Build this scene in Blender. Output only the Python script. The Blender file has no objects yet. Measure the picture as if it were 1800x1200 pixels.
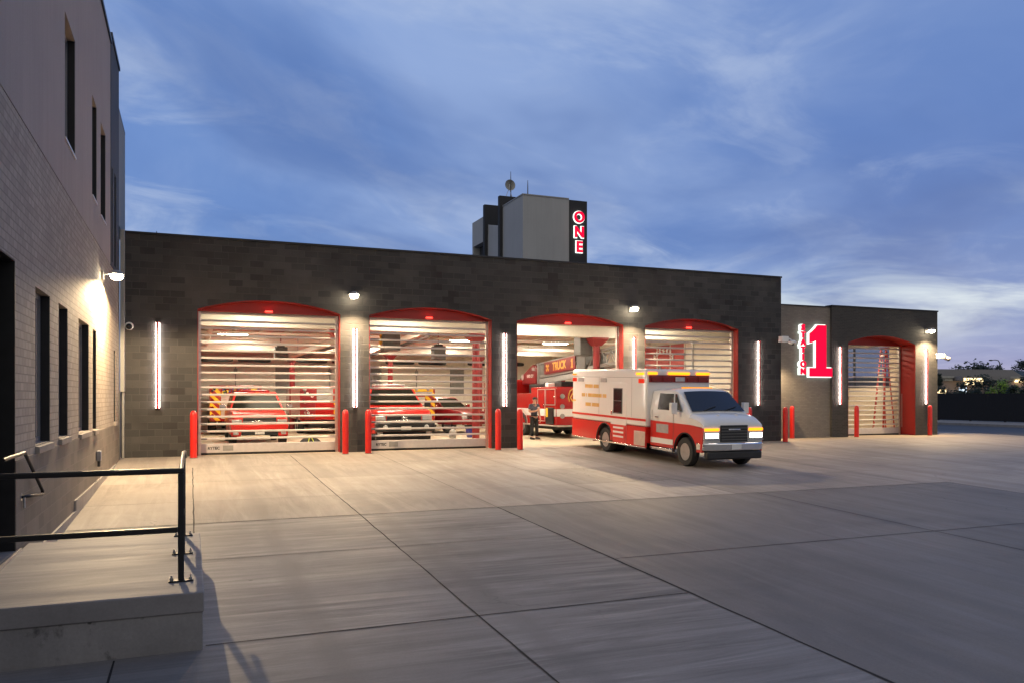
import bpy, bmesh, math, random
from mathutils import Vector, Matrix
random.seed(7)
R = math.radians
sc = bpy.context.scene
COL = sc.collection

# ------------------------------------------------------------------ camera
YAW = math.atan(565 / 1400)
EYE = 1.77
cam_d = bpy.data.cameras.new('camera')
cam_d.sensor_width = 36
cam_d.lens = 36 * 1400 / 1800
cam_d.shift_y = (696 - 600) / 1800
cam_d.clip_start = 0.1
cam_d.clip_end = 5000
cam = bpy.data.objects.new('camera', cam_d)
COL.objects.link(cam)
cam.location = (0, 0, EYE)
cam.rotation_euler = (R(90), 0, -YAW)
sc.camera = cam

# ------------------------------------------------------------------ world
W = bpy.data.worlds.new('World'); sc.world = W; W.use_nodes = True
nt = W.node_tree; N = nt.nodes; K = nt.links
for n in list(N): N.remove(n)
def wn(t, **kw):
    n = N.new(t)
    for k, v in kw.items(): setattr(n, k, v)
    return n
def wmath(op, a, b=None, c=None, clamp=False):
    n = wn('ShaderNodeMath', operation=op, use_clamp=clamp)
    for i, v in enumerate((a, b, c)):
        if v is None: continue
        if isinstance(v, (int, float)): n.inputs[i].default_value = v
        else: K.new(v, n.inputs[i])
    return n.outputs[0]
def wramp(fac, stops, mode='EASE'):
    n = wn('ShaderNodeValToRGB'); n.color_ramp.interpolation = mode
    e = n.color_ramp.elements
    while len(e) < len(stops): e.new(0.5)
    for el, (p, c) in zip(e, stops):
        el.position = p; el.color = (c, c, c, 1) if isinstance(c, (int, float)) else (*c, 1)
    K.new(fac, n.inputs[0]); return n.outputs[0]
def wmix(fac, a, b, mode='MIX'):
    n = wn('ShaderNodeMix', data_type='RGBA', blend_type=mode)
    for s, v in ((n.inputs[0], fac), (n.inputs[6], a), (n.inputs[7], b)):
        if isinstance(v, (int, float)): s.default_value = v
        elif isinstance(v, tuple): s.default_value = (*v, 1)
        else: K.new(v, s)
    return n.outputs[2]
tc = wn('ShaderNodeTexCoord')
sx = wn('ShaderNodeSeparateXYZ'); K.new(tc.outputs['Generated'], sx.inputs[0])
dx, dy, dz = sx.outputs
el = wmath('MAXIMUM', dz, 0.0)
base = wramp(el, [(0.0, (.20, .34, .58)), (.10, (.19, .32, .60)), (.22, (.145, .258, .56)),
                  (.42, (.165, .285, .60)), (.60, (.22, .33, .60)), (1.0, (.38, .41, .50))])
# deeper blue towards the east
rgt = wmath('DIVIDE', dx, wmath('ADD', wmath('ADD', wmath('ABSOLUTE', dx), wmath('ABSOLUTE', dy)), .01))
base = wmix(wmath('MULTIPLY', wramp(rgt, [(.16, 0.0), (.52, 1.0)]), .72), base, (.098, .190, .475))
# a high cloud sheet seen in perspective: wisps fan out towards the viewer
den = wmath('ADD', el, 0.10)
px = wmath('DIVIDE', dx, den); py = wmath('DIVIDE', dy, den)
def streak(ang, sl, sn, scale, detail, rough, dist, seed):
    ca, sa = math.cos(ang), math.sin(ang)
    u = wmath('ADD', wmath('MULTIPLY', px, ca * sl), wmath('MULTIPLY', py, sa * sl))
    v = wmath('ADD', wmath('MULTIPLY', px, -sa * sn), wmath('MULTIPLY', py, ca * sn))
    cx = wn('ShaderNodeCombineXYZ'); K.new(u, cx.inputs[0]); K.new(v, cx.inputs[1]); cx.inputs[2].default_value = seed
    t = wn('ShaderNodeTexNoise'); t.inputs['Scale'].default_value = scale
    t.inputs['Detail'].default_value = detail; t.inputs['Roughness'].default_value = rough
    t.inputs['Distortion'].default_value = dist
    K.new(cx.outputs[0], t.inputs['Vector']); return t.outputs[0]
n1 = streak(R(66), 0.5, 0.8, 0.9, 6, .56, .7, 3.1)
n2 = streak(R(30), 0.9, 1.3, 1.5, 6, .58, .8, 8.7)
n3 = streak(R(60), 0.4, .7, 0.85, 5, .55, .6, 14.2)
n4 = streak(R(20), 1.0, 1.0, 2.6, 6, .60, .4, 31.0)
m1 = wramp(n1, [(.38, 0.0), (.66, 1.0)])
m2 = wramp(n2, [(.45, 0.0), (.68, 1.0)])
m3 = wramp(n3, [(.38, 1.0), (.58, 0.0)])
m4 = wramp(n4, [(.42, 0.0), (.66, 1.0)])
# the west (left of the station) carries more cloud than the east
lft = wramp(wmath('ADD', wmath('MULTIPLY', wmath('SUBTRACT', dy, dx), .5), .5), [(.30, .30), (.78, 1.0)])
c1 = wmix(wmath('MULTIPLY', wmath('MULTIPLY', m1, lft), .66), base, (.33, .44, .70))
c2 = wmix(wmath('MULTIPLY', wmath('MULTIPLY', m2, lft), wmath('ADD', wmath('MULTIPLY', m4, .34), .34)), c1, (.46, .55, .74))
c3 = wmix(wmath('MULTIPLY', m3, .74), c2, (.090, .170, .42))
# brighter band of cloud low in the east where the sun is under the horizon
az = wmath('ADD', wmath('MULTIPLY', dx, .80), wmath('MULTIPLY', dy, .60))
azm = wramp(az, [(.84, 0.0), (.985, 1.0)])
sk = wmath('SUBTRACT', el, wmath('MULTIPLY', wmath('SUBTRACT', dx, .70), .30))
band = wramp(sk, [(.015, 0.0), (.085, 1.0), (.125, .75), (.21, 0.0)])
nb = streak(R(8), 0.7, 1.0, 1.0, 6, .56, .5, 21.5)
nbm = wramp(nb, [(.36, .05), (.62, 1.0)])
c4 = wmix(wmath('MULTIPLY', wmath('MULTIPLY', azm, band), wmath('MULTIPLY', nbm, .95)), c3, (.66, .76, .82))
# pale neutral fill added to the unseen sky behind the camera, brightening the ground
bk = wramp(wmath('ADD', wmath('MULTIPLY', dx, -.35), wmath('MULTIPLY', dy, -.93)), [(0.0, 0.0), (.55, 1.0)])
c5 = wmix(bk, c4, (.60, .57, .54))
nish = wn('ShaderNodeTexSky', sky_type='NISHITA'); nish.sun_disc = False
nish.sun_elevation = R(3.0); nish.sun_rotation = R(52); nish.altitude = 900
bg1 = wn('ShaderNodeBackground'); K.new(nish.outputs[0], bg1.inputs[0]); bg1.inputs[1].default_value = 0.004
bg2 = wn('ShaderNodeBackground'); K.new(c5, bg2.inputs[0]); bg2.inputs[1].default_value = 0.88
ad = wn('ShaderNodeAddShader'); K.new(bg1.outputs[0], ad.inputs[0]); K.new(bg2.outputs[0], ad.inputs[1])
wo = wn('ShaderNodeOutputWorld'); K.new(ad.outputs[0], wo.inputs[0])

sc.view_settings.view_transform = 'Standard'
sc.view_settings.look = 'None'
sc.view_settings.exposure = 0.24
sc.view_settings.gamma = 1.0
sc.cycles.max_bounces = 7
sc.cycles.transparent_max_bounces = 24
sc.cycles.caustics_reflective = False
sc.cycles.caustics_refractive = False
sc.cycles.sample_clamp_indirect = 6.0
sc.cycles.use_denoising = True

# ------------------------------------------------------------------ materials
MATS = {}
class NB:
    def __init__(s, name):
        s.m = bpy.data.materials.new(name); s.m.use_nodes = True
        s.t = s.m.node_tree; s.n = s.t.nodes; s.l = s.t.links
        s.b = s.n['Principled BSDF']; s.out = s.n['Material Output']
    def add(s, t, **kw):
        n = s.n.new(t)
        for k, v in kw.items(): setattr(n, k, v)
        return n
    def put(s, sock, v):
        if isinstance(v, (int, float)): sock.default_value = v
        elif isinstance(v, (tuple, list)): sock.default_value = (*v, 1) if len(v) == 3 and sock.type == 'RGBA' else v
        else: s.l.new(v, sock)
    def math(s, op, a, b=None, clamp=False):
        n = s.add('ShaderNodeMath', operation=op, use_clamp=clamp)
        s.put(n.inputs[0], a)
        if b is not None: s.put(n.inputs[1], b)
        return n.outputs[0]
    def mix(s, f, a, b, mode='MIX'):
        n = s.add('ShaderNodeMix', data_type='RGBA', blend_type=mode)
        s.put(n.inputs[0], f); s.put(n.inputs[6], a); s.put(n.inputs[7], b); return n.outputs[2]
    def ramp(s, f, stops):
        n = s.add('ShaderNodeValToRGB'); e = n.color_ramp.elements
        while len(e) < len(stops): e.new(.5)
        for el_, (p, c) in zip(e, stops):
            el_.position = p; el_.color = (c, c, c, 1) if isinstance(c, (int, float)) else (*c, 1)
        s.l.new(f, n.inputs[0]); return n.outputs[0]
    def coord(s, scale=(1, 1, 1), rot=0, geo=False):
        if geo: o = s.add('ShaderNodeNewGeometry').outputs['Position']
        else: o = s.add('ShaderNodeTexCoord').outputs['Object']
        mp = s.add('ShaderNodeMapping'); mp.inputs['Scale'].default_value = scale; mp.inputs['Rotation'].default_value = (0, 0, rot)
        s.l.new(o, mp.inputs[0]); return mp.outputs[0]
    def noise(s, vec, scale, detail=4, rough=.55, dist=0):
        n = s.add('ShaderNodeTexNoise'); n.inputs['Scale'].default_value = scale; n.inputs['Detail'].default_value = detail
        n.inputs['Roughness'].default_value = rough; n.inputs['Distortion'].default_value = dist
        s.l.new(vec, n.inputs['Vector']); return n.outputs[0]
    def bump(s, h, strength=.3, dist=.01):
        n = s.add('ShaderNodeBump'); n.inputs['Strength'].default_value = strength; n.inputs['Distance'].default_value = dist
        s.put(n.inputs['Height'], h); s.l.new(n.outputs[0], s.b.inputs['Normal'])
    def fin(s, col=None, rough=None, metal=None, **kw):
        if col is not None: s.put(s.b.inputs['Base Color'], col)
        if rough is not None: s.put(s.b.inputs['Roughness'], rough)
        if metal is not None: s.b.inputs['Metallic'].default_value = metal
        for k, v in kw.items(): s.put(s.b.inputs[k], v)
        MATS[s.m.name] = s.m; return s.m

def plain(name, col, rough=.5, metal=0., var=.12, nscale=9., bump=0., coat=0.):
    b = NB(name); v = b.coord()
    n = b.noise(v, nscale, 5)
    lo = tuple(c * (1 - var) for c in col); hi = tuple(min(1, c * (1 + var)) for c in col)
    c = b.mix(b.ramp(n, [(.3, 0.), (.7, 1.)]), lo, hi)
    r = b.math('ADD', b.math('MULTIPLY', n, .2), max(0.02, rough - .1)) if not coat else rough
    if bump: b.bump(b.noise(v, nscale * 8, 3), bump, .004)
    m = b.fin(c, r, metal)
    if coat: b.b.inputs['Coat Weight'].default_value = coat; b.b.inputs['Coat Roughness'].default_value = .06
    return m
def glow(name, col, s):
    b = NB(name); e = b.add('ShaderNodeEmission'); e.inputs[0].default_value = (*col, 1); e.inputs[1].default_value = s
    b.l.new(e.outputs[0], b.out.inputs[0]); MATS[name] = b.m; return b.m
def masonry(name, bw, bh, c1, c2, mortar, ms=.01, rough=.8, bumps=.5, wall_noise=.2, bias=0., dark=None):
    b = NB(name)
    o = b.add('ShaderNodeTexCoord').outputs['Object']; s = b.add('ShaderNodeSeparateXYZ'); b.l.new(o, s.inputs[0])
    cx = b.add('ShaderNodeCombineXYZ'); b.l.new(b.math('ADD', s.outputs[0], s.outputs[1]), cx.inputs[0]); b.l.new(s.outputs[2], cx.inputs[1])
    br = b.add('ShaderNodeTexBrick'); br.offset = .5
    br.inputs['Scale'].default_value = 1; br.inputs['Brick Width'].default_value = bw; br.inputs['Row Height'].default_value = bh
    br.inputs['Mortar Size'].default_value = ms; br.inputs['Mortar Smooth'].default_value = .2; br.inputs['Bias'].default_value = bias
    b.put(br.inputs['Color1'], c1); b.put(br.inputs['Color2'], c2); b.put(br.inputs['Mortar'], mortar)
    b.l.new(cx.outputs[0], br.inputs['Vector'])
    g = b.noise(o, .55, 5, .6); f = b.noise(o, 30, 4, .6)
    col = br.outputs['Color']
    if dark:   # odd darker blocks scattered in runs
        br2 = b.add('ShaderNodeTexBrick'); br2.offset = .5
        for k_, v_ in (('Scale', 1), ('Brick Width', bw), ('Row Height', bh), ('Mortar Size', 0.), ('Bias', -.15)): br2.inputs[k_].default_value = v_
        b.put(br2.inputs['Color1'], (0, 0, 0)); b.put(br2.inputs['Color2'], (1, 1, 1)); b.l.new(cx.outputs[0], br2.inputs['Vector'])
        cl = b.ramp(b.noise(o, .35, 2), [(.45, 0.), (.6, 1.)])
        fk = b.math('MULTIPLY', b.math('MULTIPLY', b.ramp(br2.outputs['Color'], [(.55, 0.), (.6, 1.)]), cl), .85)
        col = b.mix(fk, col, dark)
    col = b.mix(wall_noise, col, b.ramp(g, [(.25, .35), (.75, 1.0)]), 'MULTIPLY')
    col = b.mix(.35, col, b.ramp(f, [(.2, .55), (.8, 1.0)]), 'MULTIPLY')
    h = b.math('ADD', b.math('MULTIPLY', br.outputs['Fac'], -1.), b.math('MULTIPLY', f, .35))
    b.bump(h, bumps, .006)
    return b.fin(col, rough)

masonry('charcoal_block', .406, .203, (.038, .037, .038), (.084, .079, .077), (.080, .076, .073), .010, .74, .8, .6, 0., (.022, .019, .020))
masonry('charcoal_brick', .203, .0677, (.044, .042, .041), (.064, .060, .057), (.082, .077, .072), .008, .78, .6, .3)
masonry('tan_brick', .203, .102, (.42, .35, .275), (.54, .455, .365), (.31, .265, .215), .008, .8, .55, .3)
masonry('taupe_brick', .203, .0677, (.225, .20, .175), (.275, .245, .215), (.205, .182, .158), .007, .8, .4, .3)
masonry('plinth_block', .406, .203, (.20, .168, .136), (.265, .224, .182), (.28, .238, .197), .009, .75, .5, .4)
def stucco(name, col):
    b = NB(name); v = b.coord(); g = b.noise(v, .5, 4); f = b.noise(v, 55, 4, .65); w = b.noise(b.coord((6, 6, .25)), 1.2, 3)
    c = b.mix(.25, col, b.ramp(g, [(.3, .6), (.7, 1.)]), 'MULTIPLY'); c = b.mix(.18, c, b.ramp(w, [(.3, .5), (.7, 1.)]), 'MULTIPLY')
    c = b.mix(.4, c, b.ramp(f, [(.3, .6), (.7, 1.)]), 'MULTIPLY'); b.bump(f, .6, .006); return b.fin(c, .85)
stucco('stucco', (.48, .405, .355))
stucco('pale_stucco', (.40, .40, .38))
stucco('grey_stucco', (.44, .445, .44))
stucco('dark_stucco', (.035, .036, .040))
stucco('slate_panel', (.10, .11, .13))
stucco('pink_stucco', (.42, .33, .30))

def concrete(name, col, streak_axis, lo, hi, sw=.5, gritty=.3, spots=True, slabs=False):
    b = NB(name); p = b.coord(geo=True)
    big = b.noise(p, .16, 5, .6, .4); mid = b.noise(p, .9, 5, .6); fine = b.noise(p, 42, 4, .7)
    sv = b.coord((.42, 5.0, 1) if streak_axis == 'x' else (3.4, .30, 1), rot=.015, geo=True)
    st = b.noise(sv, 1.1, 8, .70, .9)
    brush = b.noise(b.coord((1.1, 95, 1) if streak_axis == 'x' else (95, 1.1, 1), geo=True), 1.0, 2, .5)
    c = b.mix(b.ramp(big, [(.3, 0.), (.7, 1.)]), tuple(x * lo for x in col), tuple(x * hi for x in col))
    patchy = b.math('MULTIPLY', b.ramp(b.noise(p, .33, 4, .6, .5), [(.36, .25), (.62, 1.25)]), sw)
    c = b.mix(patchy, c, b.ramp(st, [(.28, .52), (.5, .84), (.72, 1.30)]), 'MULTIPLY')
    c = b.mix(.30, c, b.ramp(mid, [(.3, .68), (.7, 1.12)]), 'MULTIPLY')
    c = b.mix(gritty, c, b.ramp(fine, [(.25, .62), (.75, 1.15)]), 'MULTIPLY')
    if spots:
        vo = b.add('ShaderNodeTexVoronoi'); vo.inputs['Scale'].default_value = 1.3; b.l.new(p, vo.inputs['Vector'])
        sp = b.math('MULTIPLY', b.ramp(vo.outputs['Distance'], [(.02, 1.), (.05, 0.)]), b.ramp(big, [(.5, 0.), (.56, 1.)]))
        c = b.mix(b.math('MULTIPLY', sp, .55), c, (.03, .03, .03))
    blot = b.noise(p, .42, 7, .68, .8)
    c = b.mix(.45, c, b.ramp(blot, [(.34, .66), (.48, 1.0), (.62, 1.0), (.74, 1.2)]), 'MULTIPLY')
    if slabs:
        t_ = b.add('ShaderNodeAttribute'); t_.attribute_name = 'slab_tone'
        c = b.mix(1., c, t_.outputs['Fac'], 'MULTIPLY')
        # rubber tracks left by the vehicles of each bay
        sx_ = b.add('ShaderNodeSeparateXYZ'); b.l.new(p, sx_.inputs[0])
        u = b.math('SUBTRACT', b.math('MULTIPLY', b.math('FRACT', b.math('ADD', b.math('MULTIPLY', b.math('ADD', sx_.outputs[0], b.math('MULTIPLY', mid, .25)), 1 / 5.13), .052)), 5.13), 2.565)
        tr = b.math('ABSOLUTE', b.math('SUBTRACT', b.math('ABSOLUTE', u), .98))
        tm = b.math('MULTIPLY', b.ramp(tr, [(.06, 1.), (.22, 0.)]), b.ramp(st, [(.35, 0.), (.6, 1.)]))
        c = b.mix(b.math('MULTIPLY', tm, .30), c, (.06, .055, .05))
        # hairline cracks
        vc = b.add('ShaderNodeTexVoronoi', feature='DISTANCE_TO_EDGE'); vc.inputs['Scale'].default_value = .22
        wv = b.add('ShaderNodeMix', data_type='VECTOR'); wv.inputs[0].default_value = .12; b.l.new(p, wv.inputs[4])
        nv = b.add('ShaderNodeTexNoise'); nv.inputs['Scale'].default_value = 1.5; nv.inputs['Detail'].default_value = 5; b.l.new(p, nv.inputs['Vector'])
        sc_ = b.add('ShaderNodeVectorMath', operation='SCALE'); b.l.new(nv.outputs['Color'], sc_.inputs[0]); sc_.inputs['Scale'].default_value = 9.; b.l.new(sc_.outputs[0], wv.inputs[5]); b.l.new(wv.outputs[1], vc.inputs['Vector'])
        ck = b.math('MULTIPLY', b.ramp(vc.outputs['Distance'], [(.0, 1.), (.0022, 0.)]), b.ramp(b.noise(p, .13, 2), [(.52, 0.), (.6, 1.)]))
        c = b.mix(b.math('MULTIPLY', ck, .6), c, (.04, .038, .036))
    h = b.math('ADD', b.math('MULTIPLY', brush, .7), b.math('MULTIPLY', fine, .5))
    b.bump(h, .28, .004)
    r = b.math('ADD', b.math('MULTIPLY', st, -.45), .86)
    return b.fin(c, r)
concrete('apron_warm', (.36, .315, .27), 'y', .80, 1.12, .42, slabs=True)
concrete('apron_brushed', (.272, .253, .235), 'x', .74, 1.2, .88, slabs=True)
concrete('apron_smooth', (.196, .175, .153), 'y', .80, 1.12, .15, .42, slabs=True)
concrete('bay_floor', (.45, .37, .27), 'y', .9, 1.08, .3, .15, False)
concrete('dock_top', (.30, .285, .28), 'x', .82, 1.1, .5)
concrete('kerb_concrete', (.36, .33, .30), 'x', .85, 1.1, .3)
concrete('asphalt', (.060, .060, .064), 'y', .85, 1.15, .3, .5)
concrete('earth', (.050, .052, .040), 'x', .7, 1.2, .3)
def dock_face():
    b = NB('dock_face'); v = b.coord(); big = b.noise(v, 1.2, 6, .6, .5); f = b.noise(v, 30, 5, .65); vt = b.noise(b.coord((5, 5, .7)), 1.3, 4, .6)
    c = b.mix(b.ramp(big, [(.35, 0.), (.65, 1.)]), (.27, .26, .255), (.36, .345, .335))
    c = b.mix(.35, c, b.ramp(f, [(.25, .6), (.75, 1.1)]), 'MULTIPLY')
    stn = b.math('MULTIPLY', b.ramp(b.noise(b.coord((1.4, 1.4, .9)), 1.9, 6, .72, .35), [(.56, 0.), (.66, 1.)]), .7)
    c = b.mix(stn, c, (.050, .047, .045)); c = b.mix(.25, c, b.ramp(vt, [(.3, .5), (.7, 1.)]), 'MULTIPLY')
    vo = b.add('ShaderNodeTexVoronoi'); vo.inputs['Scale'].default_value = 5.5; b.l.new(v, vo.inputs['Vector'])
    hole = b.math('MULTIPLY', b.ramp(vo.outputs['Distance'], [(.07, 1.), (.12, 0.)]), b.ramp(b.noise(v, 2.3, 2), [(.55, 0.), (.6, 1.)]))
    c = b.mix(b.math('MULTIPLY', hole, .8), c, (.03, .03, .03)); b.bump(b.math('SUBTRACT', b.math('MULTIPLY', f, .4), hole), .5, .01)
    b.fin(c, .85)
dock_face()
plain('red_paint', (.60, .018, .012), .30, coat=.4, var=.04, nscale=.7)
plain('red_steel', (.36, .020, .014), .42, var=.08, nscale=2)
plain('red_bollard', (.66, .020, .014), .30, var=.06, coat=.3)
plain('engine_red', (.36, .012, .010), .25, coat=.8, var=.05, nscale=.7)
plain('maroon', (.20, .008, .012), .3, coat=.5, var=.06)
plain('column_red', (.25, .020, .022), .4, var=.1)
plain('white_paint', (.80, .79, .77), .28, coat=.5, var=.012, nscale=.8)
plain('interior_white', (.74, .70, .62), .6, var=.04)
plain('ceiling_paint', (.62, .56, .46), .7, var=.07)
plain('duct_white', (.78, .75, .68), .45, var=.05)
plain('aluminium', (.72, .66, .60), .34, .75, var=.08)
plain('bar_grey', (.56, .52, .51), .45, .25, var=.06)
plain('chrome', (.82, .82, .82), .10, 1., var=.03)
plain('steel', (.45, .45, .46), .32, .9, var=.1)
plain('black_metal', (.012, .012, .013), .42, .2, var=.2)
plain('black_rubber', (.020, .020, .021), .75, var=.25, bump=.3)
plain('black_plastic', (.020, .020, .022), .45, var=.2)
plain('dark_grey', (.10, .098, .095), .5, var=.12)
plain('mid_grey', (.28, .275, .265), .5, var=.1)
plain('coping', (.030, .030, .033), .4, .5, var=.1)
plain('frame_grey', (.30, .30, .315), .4, .4, var=.1)
plain('sill_stone', (.30, .262, .225), .75, var=.12, bump=.3)
plain('gold', (.72, .42, .08), .4, .2, var=.06)
plain('yellow', (.85, .55, .03), .45, var=.05)
plain('lime', (.62, .78, .05), .5, var=.08)
plain('blue_plastic', (.02, .03, .25), .4, var=.1)
plain('skin', (.52, .29, .20), .55, var=.05)
plain('navy_cloth', (.065, .070, .10), .85, var=.2, bump=.3)
plain('black_cloth', (.012, .012, .014), .85, var=.25, bump=.3)
plain('hair_brown', (.05, .03, .02), .7, var=.3)
plain('fence_slat', (.010, .009, .009), .8, var=.3)
plain('bark', (.045, .034, .026), .9, var=.3, bump=.5)
plain('leaf_dark', (.020, .032, .018), .7, var=.45, nscale=1.5)
plain('leaf_mid', (.060, .105, .020), .65, var=.4, nscale=1.5)
plain('leaf_lime', (.16, .27, .018), .6, var=.35, nscale=1.5)
plain('roof_grey', (.20, .195, .20), .7, var=.1)
plain('bag_cloth', (.028, .026, .026), .85, var=.2)
plain('joint', (.020, .018, .017), .9, var=.2)
plain('pale_joint', (.11, .10, .09), .9, var=.2)
plain('grey_paint', (.12, .118, .115), .25, coat=.7, var=.06)
plain('fibreglass', (.50, .040, .022), .5, var=.08)
plain('tan_wall', (.62, .52, .40), .7, var=.05)
def chevron():
    b = NB('chevron'); o = b.add('ShaderNodeTexCoord').outputs['Object']; s = b.add('ShaderNodeSeparateXYZ'); b.l.new(o, s.inputs[0])
    f = b.math('FRACT', b.math('MULTIPLY', b.math('ADD', s.outputs[0], b.math('MULTIPLY', s.outputs[2], 1.0)), 2.3))
    b.fin(b.mix(b.math('GREATER_THAN', f, .5), (.33, .022, .02), (.85, .52, .02)), .35)
chevron()
def glass(name, tint, refl=.12, dark=True):
    b = NB(name); n = b.noise(b.coord(), .7, 2)
    b.fin(b.mix(n, tuple(c * .7 for c in tint), tint), .06, 0.)
    b.b.inputs['Specular IOR Level'].default_value = .7
glass('window_glass', (.010, .012, .016))
glass('screen_glass', (.016, .018, .022))
MATS['screen_glass'].node_tree.nodes['Principled BSDF'].inputs['Specular IOR Level'].default_value = .6
glass('dull_glass', (.020, .020, .014))
MATS['dull_glass'].node_tree.nodes['Principled BSDF'].inputs['Roughness'].default_value = .22
MATS['dull_glass'].node_tree.nodes['Principled BSDF'].inputs['Specular IOR Level'].default_value = .015
glass('auto_glass', (.012, .014, .017))
MATS['auto_glass'].node_tree.nodes['Principled BSDF'].inputs['Roughness'].default_value = .16
MATS['auto_glass'].node_tree.nodes['Principled BSDF'].inputs['Specular IOR Level'].default_value = .35
def clear(name, tint, refl):
    b = NB(name); t = b.add('ShaderNodeBsdfTransparent'); t.inputs[0].default_value = (*tint, 1)
    g = b.add('ShaderNodeBsdfGlossy'); g.inputs['Roughness'].default_value = .04
    lw = b.add('ShaderNodeLayerWeight'); lw.inputs['Blend'].default_value = .25
    f = b.math('MULTIPLY', lw.outputs['Fresnel'], refl)
    mx = b.add('ShaderNodeMixShader'); b.l.new(f, mx.inputs[0]); b.l.new(t.outputs[0], mx.inputs[1]); b.l.new(g.outputs[0], mx.inputs[2])
    b.l.new(mx.outputs[0], b.out.inputs[0]); MATS[name] = b.m
clear('clear_pane', (.96, .95, .93), .35)
clear('tinted_pane', (.55, .60, .68), .6)
glow('tube_light', (1., .87, .67), 96.)
glow('led_white', (1., .92, .80), 30.)
glow('lamp_lens', (1., .84, .58), 60.)
glow('beacon_red', (1., .03, .02), 7.)
glow('sign_red', (1., .005, .05), 1.0)
glow('sign_halo', (.90, 1., .92), 1.5)
glow('amber', (1., .27, .01), 2.6)
glow('amber_dim', (1., .30, .02), 1.3)
glow('headlight', (1., .93, .80), 6.)
glow('red_lens_glow', (1., .05, .02), .7)
glow('soffit_glow', (1., .74, .38), 3.0)
glow('cool_glow', (.70, .85, 1.), 1.6)
plain('red_lens', (.22, .008, .008), .2, coat=.5, var=.1)
plain('clear_lens', (.55, .55, .55), .15, .3, var=.1)

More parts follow.
